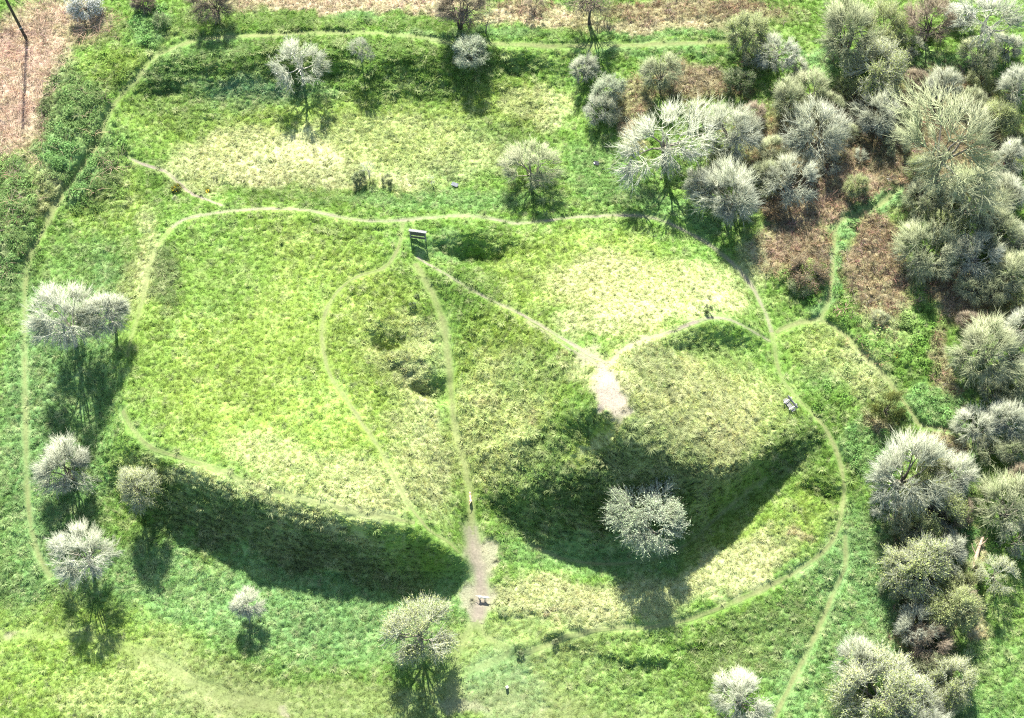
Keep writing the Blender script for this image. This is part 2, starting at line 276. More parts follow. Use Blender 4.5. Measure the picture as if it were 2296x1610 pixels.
# ---- trodden paths: points, width in sheet units, colour, wear
PATHS = [
 ('grassy path running along the top of the far outer bank', [(400,103),(450,88),(560,80),(700,74),(820,74),(930,82),(1010,95),(1100,98),(1200,101),(1330,102),(1460,99),(1560,95),(1650,93)], 17, 'p', .8),
 ('worn grass path down the left side of the earthwork', [(400,103),(345,130),(300,185),(255,235),(225,310),(190,370),(130,455),(90,530),(62,600),(55,700),(55,800),(57,900),(58,1000),(60,1080),(66,1160),(85,1240),(115,1295)], 15, 'p', .7),
 ('path along the north rim of the bailey, curving round the motte', [(385,510),(420,490),(500,475),(600,468),(680,470),(740,482),(820,495),(900,494),(960,488),(1040,483),(1100,490),(1160,500),(1220,495),(1300,486),(1400,483),(1470,490),(1540,520),(1600,555),(1650,600),(1690,650),(1715,700),(1730,745)], 12, 'o', .75),
 ('faint path on the west rim of the bailey', [(385,510),(350,560),(330,620),(318,680),(295,760),(285,800)], 13, 'p', .6),
 ('pale trodden path along the crest above the shaded bank', [(275,920),(295,960),(340,1003),(400,1025),(480,1050),(560,1085),(640,1108),(720,1128),(800,1148),(880,1163),(930,1172)], 13, 'p', .8),
 ('narrow bare earth path by the gorse bushes', [(285,352),(325,370),(370,385),(400,410),(430,435),(470,450),(500,462)], 8, 'o', 1),
 ('path from the notice board winding along the bailey to the ditch', [(905,500),(890,560),(860,600),(800,620),(760,650),(735,690),(722,740),(728,800),(745,850),(780,900),(810,945),(840,990),(870,1040),(900,1100),(930,1150),(965,1190),(1005,1215),(1030,1240)], 11, 'p', .9),
 ('path along the ditch floor between bailey and motte', [(930,590),(965,650),(985,700),(1000,760),(1008,840),(1012,900),(1020,960),(1035,1020),(1050,1080),(1055,1140),(1057,1200)], 18, 'p', .75),
 ('bare earth path where the ditch opens to the lawn', [(1056,1180),(1062,1240),(1075,1290),(1078,1340),(1065,1395)], 34, 'o', .8),
 ('worn earth path climbing the motte from the notice board', [(935,575),(960,592),(1000,615),(1050,645),(1100,672),(1160,700),(1220,735),(1280,770),(1330,800),(1362,815)], 9, 'o', .9),
 ('second worn track beside the climb to the motte top', [(1180,722),(1230,752),(1280,785),(1320,808),(1350,825)], 7, 'o', .7),
 ('stepped earth path from the motte top to the east', [(1365,815),(1390,790),(1430,765),(1500,745),(1560,722),(1600,712),(1650,722),(1700,750),(1728,765)], 9, 'o', .9),
 ('long path curving round the east and south of the motte', [(1730,745),(1740,800),(1755,850),(1790,895),(1830,935),(1865,985),(1885,1040),(1892,1100),(1888,1150),(1870,1205),(1830,1250),(1770,1290),(1700,1325),(1620,1360),(1540,1390),(1460,1405),(1380,1408),(1300,1420),(1240,1440),(1180,1465)], 12, 'p', .85),
 ('bright grass path through brown bracken into the trees', [(1740,745),(1785,725),(1835,715),(1855,680),(1865,620),(1870,560),(1880,500),(1930,480),(1970,460),(2000,435),(2020,420)], 14, 'p', .8),
 ('narrow path between brambles on the right', [(1835,715),(1880,740),(1930,790),(1980,840),(2010,880),(2040,920),(2060,950),(2110,960),(2150,975),(2180,1010)], 12, 'p', 1),
 ('faint grass path leaving at the lower right', [(1895,1200),(1893,1270),(1860,1350),(1820,1440),(1770,1540),(1730,1620)], 13, 'p', .9),
 ('broad faint trampled track across the lower left lawn', [(-20,1424),(90,1422),(200,1428),(290,1455),(370,1490),(450,1540),(540,1570),(640,1592)], 26, 'p', .26),
 ('faint trampled track from the bare earth over the bottom lawn', [(1068,1390),(1085,1425),(1140,1458),(1110,1480),(1050,1505)], 18, 'p', .3),
 ('faint track leaving the bare earth for the bottom edge', [(1060,1400),(1030,1450),(1015,1520),(1020,1615)], 20, 'p', .28),
 ('track on the ditch floor in the shade of the motte', [(1180,1215),(1260,1252),(1350,1264),(1450,1257),(1540,1220),(1600,1168),(1670,1108),(1720,1070)], 9, 'p', .6),
]
WEAR = np.zeros(X.shape, np.float32); SINK = np.zeros(X.shape, np.float32)
def smooth_line(P, step=.25):
    P = np.array(P, float); out = []
    Q = np.vstack([2 * P[0] - P[1], P, 2 * P[-1] - P[-2]])
    for i in range(1, len(Q) - 2):
        n = max(2, int(np.hypot(*(Q[i+1] - Q[i])) / step))
        t = np.linspace(0, 1, n, endpoint=False)[:, None]
        out.append(.5 * ((2*Q[i]) + (Q[i+1]-Q[i-1])*t + (2*Q[i-1]-5*Q[i]+4*Q[i+1]-Q[i+2])*t*t + (3*Q[i]-Q[i-1]-3*Q[i+1]+Q[i+2])*t**3))
    out.append(P[-1:]); return np.vstack(out)
PLINES = []
for lab, pts, wpx, k, wear in PATHS:
    L = smooth_line([G(u, v)[:2] for u, v in pts]); hw = wpx * MPP * .5
    PLINES.append((lab, L, hw, k, wear))
    for px, py in L[::2]:
        w = win(px, py, hw * 2 + .8)
        d = np.hypot(X[w] - px, Y[w] - py)
        WEAR[w] = np.maximum(WEAR[w], wear * np.clip((hw * 1.35 + .25 - d) / (hw * .5 + .3), 0, 1))
        SINK[w] = np.maximum(SINK[w], np.clip((hw * 1.2 + .1 - d) / .3, 0, 1))
# bare crown of the motte and the earth apron by the lawn
def bare(u, v, ru, rv, s=1.0):
    px, py, _ = G(u, v); a = ru * MPP; b = rv * MPP * 1.1; w = win(px, py, max(a, b) + 3)
    q = np.hypot((wx[w] - px) / a, (wy[w] - py) / b); m = (np.clip((1.25 - q) / .5, 0, 1) * s).astype(np.float32)
    COL[w] += (np.array(C['o'], np.float32) * 1.35 - COL[w]) * m[..., None]; WEAR[w] = np.maximum(WEAR[w], m * .9); SINK[w] = np.maximum(SINK[w], m)
bare(1375, 880, 32, 46); bare(1392, 926, 20, 18, .7); bare(1362, 835, 26, 22, .8); bare(1085, 1240, 38, 34, .7); bare(1078, 1345, 34, 40, .7); bare(1320, 800, 30, 16, .5); bare(645, 1590, 16, 10, .6); bare(8, 1425, 16, 10, .7); bare(1040, 1590, 60, 14, .3)
pathcol = COL.copy()
for lab, L, hw, k, wear in PLINES:
    for px, py in L[::2]:
        w = win(px, py, hw + .6); d = np.hypot(X[w] - px, Y[w] - py)
        m = (wear * np.clip((hw * 1.3 + .2 - d) / (hw * .6 + .25), 0, 1) * .30).astype(np.float32)
        COL[w] += (np.array(C[k], np.float32) - COL[w]) * m[..., None]

# ---- relief of the sward
WEAR = np.clip(WEAR * 1.35, 0, 1); BRAM *= 1 - WEAR; BRACK *= 1 - WEAR; REED *= 1 - WEAR
AMP = ROUGH * (1 - np.clip(WEAR * 1.15, 0, 1))
TD = tufts(X + .5 * (n3[..., 0] - .5), Y + .3 * (n2[..., 0] - .5), .50, 101)
Zs = Z.copy()
slope_n = np.gradient(Z, YS, axis=0)
Z = Z + AMP * (.46 * TD + .16 * tufts(X, Y, .36, 131) - .25) + ROUGH * .5 * (fbm(X * .7, Y * .7, 71, 3) - .5) * (.4 + AMP) - SINK * .06
slope = np.hypot(np.gradient(Zs, YS, axis=0), np.gradient(Zs, XS, axis=1))
Z += .10 * AMP * np.clip(slope * 1.6 - .2, 0, 1) * np.sin(Zs * 11 + 7 * (fbm(X * .25, Y * .25, 81, 3) - .5)) + np.clip(slope - .15, 0, 1) * AMP * .9 * (fbm(X * .45, Y * .45, 91, 3) - .5)
Z += .05 * (n3[..., 0] - .5) + BRAM * (.7 * tufts(X, Y, 1.3, 161) + .35 * tufts(X, Y, .5, 171)) + BRACK * .35 * tufts(X, Y, .9, 181)
def bil(A, x, y):
    i = np.clip(np.searchsorted(XS, x) - 1, 0, NX - 2); j = np.clip(np.searchsorted(YS, y) - 1, 0, NY - 2)
    fx = (x - XS[i]) / (XS[i+1] - XS[i]); fy = (y - YS[j]) / (YS[j+1] - YS[j])
    if A.ndim == 3: fx = fx[..., None]; fy = fy[..., None]
    return (A[j, i] * (1-fx) + A[j, i+1] * fx) * (1-fy) + (A[j+1, i] * (1-fx) + A[j+1, i+1] * fx) * fy
def H(x, y): return float(bil(Zs, np.array([x]), np.array([y]))[0])

# ------------------------------------------------------------------ materials
def mat(name, base=(.2,.2,.2), rough=.9, nscale=6, nvar=.35, bump=0, attr=None, inst=False, sss=0, trans=0, spec=.2, alt=None):
    m = bpy.data.materials.new(name); m.use_nodes = True
    nt = m.node_tree; n = nt.nodes; l = nt.links; b = n['Principled BSDF']
    b.inputs['Roughness'].default_value = rough; b.inputs['Specular IOR Level'].default_value = spec
    tc = n.new('ShaderNodeTexCoord'); nz = n.new('ShaderNodeTexNoise'); nz.inputs['Scale'].default_value = nscale; nz.inputs['Detail'].default_value = 4
    l.new(tc.outputs['Object'], nz.inputs['Vector'])
    if attr:
        a = n.new('ShaderNodeAttribute'); a.attribute_name = attr
        if inst: a.attribute_type = 'INSTANCER'
        src = a.outputs['Color']
    else:
        mx0 = n.new('ShaderNodeMix'); mx0.data_type = 'RGBA'
        mx0.inputs[6].default_value = (*base, 1); mx0.inputs[7].default_value = (*(alt or tuple(c * .75 for c in base)), 1)
        rmp = n.new('ShaderNodeMapRange'); rmp.inputs[1].default_value = .4; rmp.inputs[2].default_value = .62
        nz2 = n.new('ShaderNodeTexNoise'); nz2.inputs['Scale'].default_value = nscale * .35; l.new(tc.outputs['Object'], nz2.inputs['Vector'])
        l.new(nz2.outputs['Fac'], rmp.inputs[0]); l.new(rmp.outputs[0], mx0.inputs[0]); src = mx0.outputs[2]
    mr = n.new('ShaderNodeMapRange'); mr.inputs[1].default_value = .25; mr.inputs[2].default_value = .75
    mr.inputs[3].default_value = 1 - nvar; mr.inputs[4].default_value = 1 + nvar
    l.new(nz.outputs['Fac'], mr.inputs[0])
    vm = n.new('ShaderNodeVectorMath'); vm.operation = 'SCALE'
    l.new(src, vm.inputs[0]); l.new(mr.outputs[0], vm.inputs['Scale']); l.new(vm.outputs[0], b.inputs['Base Color'])
    if bump:
        bp = n.new('ShaderNodeBump'); bp.inputs['Strength'].default_value = bump; bp.inputs['Distance'].default_value = .08
        l.new(nz.outputs['Fac'], bp.inputs['Height']); l.new(bp.outputs[0], b.inputs['Normal'])
    if trans:
        tr = n.new('ShaderNodeBsdfTranslucent'); l.new(vm.outputs[0], tr.inputs['Color'])
        ms = n.new('ShaderNodeMixShader'); ms.inputs[0].default_value = trans
        l.new(b.outputs[0], ms.inputs[1]); l.new(tr.outputs[0], ms.inputs[2]); l.new(ms.outputs[0], n['Material Output'].inputs['Surface'])
    return m
M_ground = mat('turf', attr='col', nscale=9, nvar=.35, bump=.5, rough=.95, spec=.05)
M_path = mat('trodden', attr='col', nscale=5, nvar=.22, bump=.3, rough=.95, spec=.05)
M_tuft = mat('grass_blade', attr='tint', inst=True, nscale=3, nvar=.15, rough=.75, trans=.3, spec=.12)

def add_mesh(name, verts, faces, m, parent=None, smooth=False):
    me = bpy.data.meshes.new(name); me.from_pydata([tuple(v) for v in verts], [], faces); me.update()
    if m: me.materials.append(m)
    if smooth: me.polygons.foreach_set('use_smooth', [True] * len(me.polygons))
    o = bpy.data.objects.new(name, me); col.objects.link(o); o.parent = parent
    return o
def fast_mesh(name, V, F):
    """V (n,3), F (m,k) int arrays"""
    me = bpy.data.meshes.new(name); k = F.shape[1]
    me.vertices.add(len(V)); me.vertices.foreach_set('co', np.ascontiguousarray(V, np.float32).ravel())
    me.loops.add(F.size); me.loops.foreach_set('vertex_index', np.ascontiguousarray(F, np.int32).ravel())
    me.polygons.add(len(F)); me.polygons.foreach_set('loop_start', np.arange(0, F.size, k, dtype=np.int32))
    me.update(calc_edges=True); return me
def grid_faces(ny, nx):
    idx = np.arange(ny * nx).reshape(ny, nx)
    return np.stack([idx[:-1, :-1], idx[:-1, 1:], idx[1:, 1:], idx[1:, :-1]], -1).reshape(-1, 4)
def put_col(me, A, name='col'):
    a = me.color_attributes.new(name, 'FLOAT_COLOR', 'POINT')
    c4 = np.ones((len(A), 4), np.float32); c4[:, :3] = A; a.data.foreach_set('color', c4.ravel())

# ground
me = fast_mesh('ground', np.stack([X, Y, Z], -1).reshape(-1, 3), grid_faces(NY, NX))
put_col(me, np.clip(COL, .01, .7).reshape(-1, 3)); me.materials.append(M_ground)
me.polygons.foreach_set('use_smooth', np.ones(len(me.polygons), bool))
ground = bpy.data.objects.new('ground', me); col.objects.link(ground)
tag(ground, 'tussocky grass earthworks with a raised bailey, a motte and ditches', 'ground', kind='structure')
# paths lie 15 mm proud of the turf
for q, (lab, L, hw, k, wear) in enumerate(PLINES):
    T = np.gradient(L, axis=0); T /= np.linalg.norm(T, axis=1)[:, None] + 1e-9; N = np.stack([-T[:, 1], T[:, 0]], -1)
    s = np.arange(len(L)) * .25
    wl_ = hw * (.55 + .8 * vnoise(s * .45, s * 0 + q, 7) + .5 * vnoise(s * 1.9, s * 0 + q, 9)); wr_ = hw * (.55 + .8 * vnoise(s * .45, s * 0 + q + 50, 8) + .5 * vnoise(s * 1.9, s * 0 + q + 50, 10))
    ac = np.array([-1, -.72, -.4, 0, .4, .72, 1.])
    W = np.where(ac[None] < 0, ac[None] * wl_[:, None], ac[None] * wr_[:, None])
    PX = L[:, None, 0] + N[:, None, 0] * W; PY = L[:, None, 1] + N[:, None, 1] * W
    PZ = bil(Z, PX, PY) + .02 - .05 * (np.abs(ac[None]) > .99)
    gc = bil(COL, PX, PY); f = wear * np.array([0, .3, .7, 1, .7, .3, 0])[None, :, None] * (.1 + 1.6 * fbm(PX * .7, PY * .7, 77, 3))[..., None]
    pc = gc + (np.array(C[k], np.float32) * (.9 + .3 * fbm(PX * 2, PY * 2, 78, 2))[..., None] - gc) * np.clip(f, 0, 1)
    me = fast_mesh('path', np.stack([PX, PY, PZ], -1).reshape(-1, 3), grid_faces(len(L), 7))
    put_col(me, pc.reshape(-1, 3)); me.materials.append(M_path); me.polygons.foreach_set('use_smooth', np.ones(len(me.polygons), bool))
    o = bpy.data.objects.new('path', me); col.objects.link(o); tag(o, lab, 'path', kind='structure')

# ------------------------------------------------------------------ ground cover (uncountable): instanced clumps
rng = np.random.default_rng(4)
def clump_blades(seed, n, h, spread, width, droop, segs=2):
    r = np.random.default_rng(seed); V = []; F = []
    for i in range(n):
        a = r.uniform(0, 2 * math.pi); rad = spread * math.sqrt(r.uniform(0, 1)) * .5
        b = a + r.normal(0, .5); ln = h * r.uniform(.6, 1.15); w = width * r.uniform(.7, 1.3)
        p = np.array([math.cos(a) * rad, math.sin(a) * rad, -.03]); d = np.array([math.cos(b), math.sin(b), 0]); side = np.array([-d[1], d[0], 0])
        lean = droop * r.uniform(.5, 1.4); base = len(V)
        for s in range(segs + 1):
            t = s / segs
            c = p + d * ln * lean * t * t + np.array([0, 0, ln * (t - .45 * min(lean, 1.2) * t * t)])
            ww = w * (1 - t * .9)
            V += [c - side * ww, c + side * ww]
        for s in range(segs):
            k = base + 2 * s; F.append((k, k + 1, k + 3, k + 2))
    return V, F
def clump_leaves(seed, n, rad, h, leaf):
    r = np.random.default_rng(seed); V = []; F = []
    for i in range(n):
        th = r.uniform(0, 2 * math.pi); q = math.sqrt(r.uniform(0, 1)); zz = h * (1 - q * q) * r.uniform(.5, 1.1) + .02
        c = np.array([math.cos(th) * q * rad, math.sin(th) * q * rad, zz])
        a = r.normal(0, 1, 3); a[2] *= .4; a /= np.linalg.norm(a); b = np.cross(a, [0, 0, 1] + r.normal(0, .4, 3)); b /= np.linalg.norm(b)
        s = leaf * r.uniform(.6, 1.4); k = len(V)
        V += [c - a * s, c + b * s * .55, c + a * s, c - b * s * .55]; F.append((k, k + 1, k + 2, k + 3))
    return V, F
def proto(name, VF, m):
    me = bpy.data.meshes.new(name); me.from_pydata([tuple(v) for v in VF[0]], [], VF[1]); me.update(); me.materials.append(m)
    return bpy.data.objects.new(name, me)
def scatter(name, label, cat, protos, P, rot, scl, tint):
    c = bpy.data.collections.new(name + '_kinds')
    for p in protos: c.objects.link(p)
    me = bpy.data.meshes.new(name); me.vertices.add(len(P)); me.vertices.foreach_set('co', np.ascontiguousarray(P, np.float32).ravel())
    a = me.attributes.new('rot', 'FLOAT_VECTOR', 'POINT'); a.data.foreach_set('vector', np.ascontiguousarray(rot, np.float32).ravel())
    a = me.attributes.new('scl', 'FLOAT_VECTOR', 'POINT'); a.data.foreach_set('vector', np.ascontiguousarray(scl, np.float32).ravel())
    a = me.attributes.new('pick', 'INT', 'POINT'); a.data.foreach_set('value', rng.integers(0, len(protos), len(P)).astype(np.int32))
    put_col(me, tint, 'tint')
    o = bpy.data.objects.new(name, me); col.objects.link(o)
    ng = bpy.data.node_groups.new(name, 'GeometryNodeTree')
    ng.interface.new_socket('Geometry', in_out='INPUT', socket_type='NodeSocketGeometry'); ng.interface.new_socket('Geometry', in_out='OUTPUT', socket_type='NodeSocketGeometry')
    n = ng.nodes; l = ng.links
    gi = n.new('NodeGroupInput'); go = n.new('NodeGroupOutput'); ip = n.new('GeometryNodeInstanceOnPoints'); ci = n.new('GeometryNodeCollectionInfo')
    ci.inputs['Collection'].default_value = c; ci.inputs['Separate Children'].default_value = True; ci.inputs['Reset Children'].default_value = True
    def na(nm, t):
        x = n.new('GeometryNodeInputNamedAttribute'); x.data_type = t; x.inputs['Name'].default_value = nm; return x.outputs['Attribute']
    ip.inputs['Pick Instance'].default_value = True
    l.new(gi.outputs[0], ip.inputs['Points']); l.new(ci.outputs[0], ip.inputs['Instance']); l.new(na('pick', 'INT'), ip.inputs['Instance Index'])
    l.new(na('rot', 'FLOAT_VECTOR'), ip.inputs['Rotation']); l.new(na('scl', 'FLOAT_VECTOR'), ip.inputs['Scale'])
    l.new(ip.outputs[0], go.inputs[0])
    md = o.modifiers.new('scatter', 'NODES'); md.node_group = ng
    tag(o, label, cat, kind='stuff'); return o
def in_view(x, y, mgn=1.06):
    d = np.stack([x, y, bil(Zs, x, y)], -1) - CAM
    dz = d @ FW; u = d[:, 0] / dz * FPX; v = (d @ UP) / dz * FPX
    return (np.abs(u) < 1148 * mgn) & (np.abs(v) < 805 * mgn)
def sample(n, dens):
    x = rng.uniform(-61.5, 61.5, n); y = rng.uniform(-40.5, 51, n)
    k = rng.uniform(0, 1, n) < bil(dens, x, y); x, y = x[k], y[k]
    k = in_view(x, y); return x[k], y[k]
def cover(name, label, cat, protos, n, dens, s0, s1, tintf, szf=None, tilt=.25, dirn=None):
    x, y = sample(n, dens); z = bil(Z, x, y); m = len(x)
    rot = np.stack([rng.normal(0, tilt, m), rng.normal(0, tilt, m), rng.uniform(0, 6.283, m) if dirn is None else dirn(x, y, m)], -1)
    s = rng.uniform(s0, s1, m) * (szf(x, y) if szf else 1)
    sc = np.stack([s, s, s * rng.uniform(.7, 1.2, m)], -1)
    scatter(name, label, cat, protos, np.stack([x, y, z - .02], -1), rot, sc, np.clip(tintf(x, y, m), .008, .8))
gt = lambda x, y, m: bil(COL, x, y) * (rng.uniform(.85, 1.4, m) + .35 * bil(ROUGH, x, y))[:, None] * np.array([1.05, 1.03, .9]) * rng.normal(1, .06, (m, 3))  # tint lightened in rough sward, making up for light lost to tuft self-shadow
cover('grass', 'tufted grass covering banks, ditches and lawns', 'grass', [proto('tuft', clump_blades(s, 24, .24, .36, .018, .9), M_tuft) for s in range(4)],
      420000, np.clip((.25 + ROUGH * .75) * (1 + ROUGH * (1.5 * TD - .9)) * (1 - .86 * WEAR) * (1 - .7 * BRACK) * (1 - .8 * BRAM) * (1 - .6 * REED), 0.0, 1), .5, 1.1, gt, lambda x, y: (.45 + .75 * bil(ROUGH, x, y)) * (1 - .55 * bil(WEAR, x, y)), tilt=.3)
def tussock_points():
    c = .52; gx, gy = np.meshgrid(np.arange(-61.5, 61.5, c), np.arange(-40.5, 51, c)); gx = gx.ravel(); gy = gy.ravel()
    x = gx + rng.uniform(-.5, .5, len(gx)) * c; y = gy + rng.uniform(-.5, .5, len(gx)) * c
    k = rng.uniform(0, 1, len(x)) < np.clip((bil(ROUGH, x, y) - .38) * 1.9, 0, .95) * (1 - bil(WEAR, x, y)) * (1 - bil(BRAM, x, y)) * (1 - bil(BRACK, x, y)) * (1 - .8 * bil(REED, x, y))
    x, y = x[k], y[k]; k = in_view(x, y); return x[k], y[k]
tx, ty = tussock_points(); tm_ = len(tx); e_ = .5
gxs = (bil(Zs, tx + e_, ty) - bil(Zs, tx - e_, ty)) / (2 * e_); gys = (bil(Zs, tx, ty + e_) - bil(Zs, tx, ty - e_)) / (2 * e_)
trot = np.stack([-np.arctan(gys) * .6 * -1 + rng.normal(0, .15, tm_), -np.arctan(gxs) * .6 + rng.normal(0, .15, tm_), rng.uniform(0, 6.283, tm_)], -1)
tsc = rng.uniform(.55, 1.25, tm_) * (.55 + .55 * bil(ROUGH, tx, ty)); tcol = bil(COL, tx, ty); mixs = rng.uniform(0, 1, (tm_, 1)) ** 2 * .55
ttint = (tcol + (np.array(C['s']) - tcol) * mixs) * rng.uniform(.95, 1.6, (tm_, 1))
scatter('tussock_grass', 'rank tussocks of coarse grass over banks and slopes', 'grass', [proto('tussock', clump_blades(80 + s_, 64, .42, .24, .021, 1.15, 3), M_tuft) for s_ in range(5)],
        np.stack([tx, ty, bil(Z, tx, ty) - .03], -1), trot, np.stack([tsc, tsc, tsc * rng.uniform(.8, 1.3, tm_)], -1), np.clip(ttint, .01, .8))
cover('bracken_litter', 'dead brown bracken stems and fronds among the trees', 'bracken', [proto('frond', clump_blades(20 + s, 14, .55, .4, .022, 1.1), M_tuft) for s in range(3)],
      110000, np.clip(BRACK, 0, 1), .7, 1.4, lambda x, y, m: np.array([.25, .185, .12]) * rng.uniform(.45, 1.6, (m, 1)) * rng.normal(1, .1, (m, 3)), tilt=.5)
cover('bramble', 'low leafy bramble thicket along the banks', 'bramble', [proto('bramble_sprig', clump_leaves(40 + s, 46, .5, .42, .085), M_tuft) for s in range(3)],
      60000, np.clip(BRAM, 0, 1), .5, 1.2, lambda x, y, m: bil(COL, x, y) * rng.uniform(.6, 1.7, (m, 1)) * np.array([.95, 1.05, .9]), tilt=.3)
cover('reed_litter', 'flattened pinkish dead reed stems at the left corner', 'reeds', [proto('reed', clump_blades(60 + s, 9, 1.1, .4, .018, 1.25, 3), M_tuft) for s in range(3)],
      70000, np.clip(REED, 0, 1) * .8, .6, 1.3, lambda x, y, m: np.array([.40, .29, .205]) * rng.uniform(.3, 1.6, (m, 1)) * rng.normal(1, .08, (m, 3)), tilt=.35)

# ------------------------------------------------------------------ trees
def tube(V, F, pts, rads, sides):
    """tapered tube along pts; last ring collapses to a tip when its radius is 0"""
    base = len(V); n = len(pts); pts = [np.asarray(p, float) for p in pts]
    d = pts[-1] - pts[0]; a = np.cross(d, [.31, .87, .38]); a /= np.linalg.norm(a) + 1e-9
    b = np.cross(d, a); b /= np.linalg.norm(b) + 1e-9
    cs = [(math.cos(2 * math.pi * k / sides), math.sin(2 * math.pi * k / sides)) for k in range(sides)]
    for i in range(n):
        if i == n - 1 and rads[i] == 0: V.append(pts[i]); break
        for c, s in cs: V.append(pts[i] + (a * c + b * s) * rads[i])
    for i in range(n - 1):
        r0 = base + i * sides; r1 = r0 + sides
        for k in range(sides):
            k2 = (k + 1) % sides
            if i == n - 2 and rads[-1] == 0: F.append((r0 + k, r0 + k2, r1))
            else: F.append((r0 + k, r0 + k2, r1 + k2, r1 + k))
FORMS = {  # trunk height, centre height, vertical radius, limbs, stems, upward pull, lowest direction, bough count, twigs per bough
 'dome':   (.12, .55, .72, 9, 5, .45, -.30, 105, 9), 'round': (.50, 1.05, .85, 9, 1, .35, -.75, 120, 9), 'tall': (.35, 1.15, 1.10, 10, 3, .8, -.75, 125, 9),
 'high': (.72, 1.45, .95, 10, 1, .35, -.85, 135, 9), 'spread': (.75, 1.12, .62, 9, 1, .25, -.45, 80, 8), 'sapling': (.9, 1.7, 1.2, 6, 1, .9, -.6, 26, 6), 'open': (.5, 1.1, .85, 7, 2, .4, -.5, 60, 7), 'bush': (.05, .42, .55, 12, 9, .5, -.25, 60, 8) }
def prisms(P, Q, r0, r1):
    """batch of three sided tapered rods as triangles; (n,3) starts and ends"""
    d = Q - P; a = np.cross(d, [.31, .87, .38]); a /= np.linalg.norm(a, axis=1)[:, None] + 1e-9
    b = np.cross(d, a); b /= np.linalg.norm(b, axis=1)[:, None] + 1e-9; n = len(P); V = np.empty((n, 6, 3), np.float32)
    for k in range(3):
        o = a * math.cos(2.094 * k) + b * math.sin(2.094 * k); V[:, k] = P + o * r0; V[:, 3 + k] = Q + o * r1
    f = np.array([(0,1,4),(0,4,3),(1,2,5),(1,5,4),(2,0,3),(2,3,5)]); F = (np.arange(n)[:, None, None] * 6 + f).reshape(-1, 3)
    return V.reshape(-1, 3), F
def spikes(P, Q, r0):
    d = Q - P; a = np.cross(d, [.31, .87, .38]); a /= np.linalg.norm(a, axis=1)[:, None] + 1e-9
    b = np.cross(d, a); b /= np.linalg.norm(b, axis=1)[:, None] + 1e-9; n = len(P); V = np.empty((n, 4, 3), np.float32)
    for k in range(3): V[:, k] = P + (a * math.cos(2.094 * k) + b * math.sin(2.094 * k)) * r0
    V[:, 3] = Q; f = np.array([(0,1,3),(1,2,3),(2,0,3)]); return V.reshape(-1, 3), (np.arange(n)[:, None, None] * 4 + f).reshape(-1, 3)
def unit(a): return a / (np.linalg.norm(a, axis=-1, keepdims=True) + 1e-9)
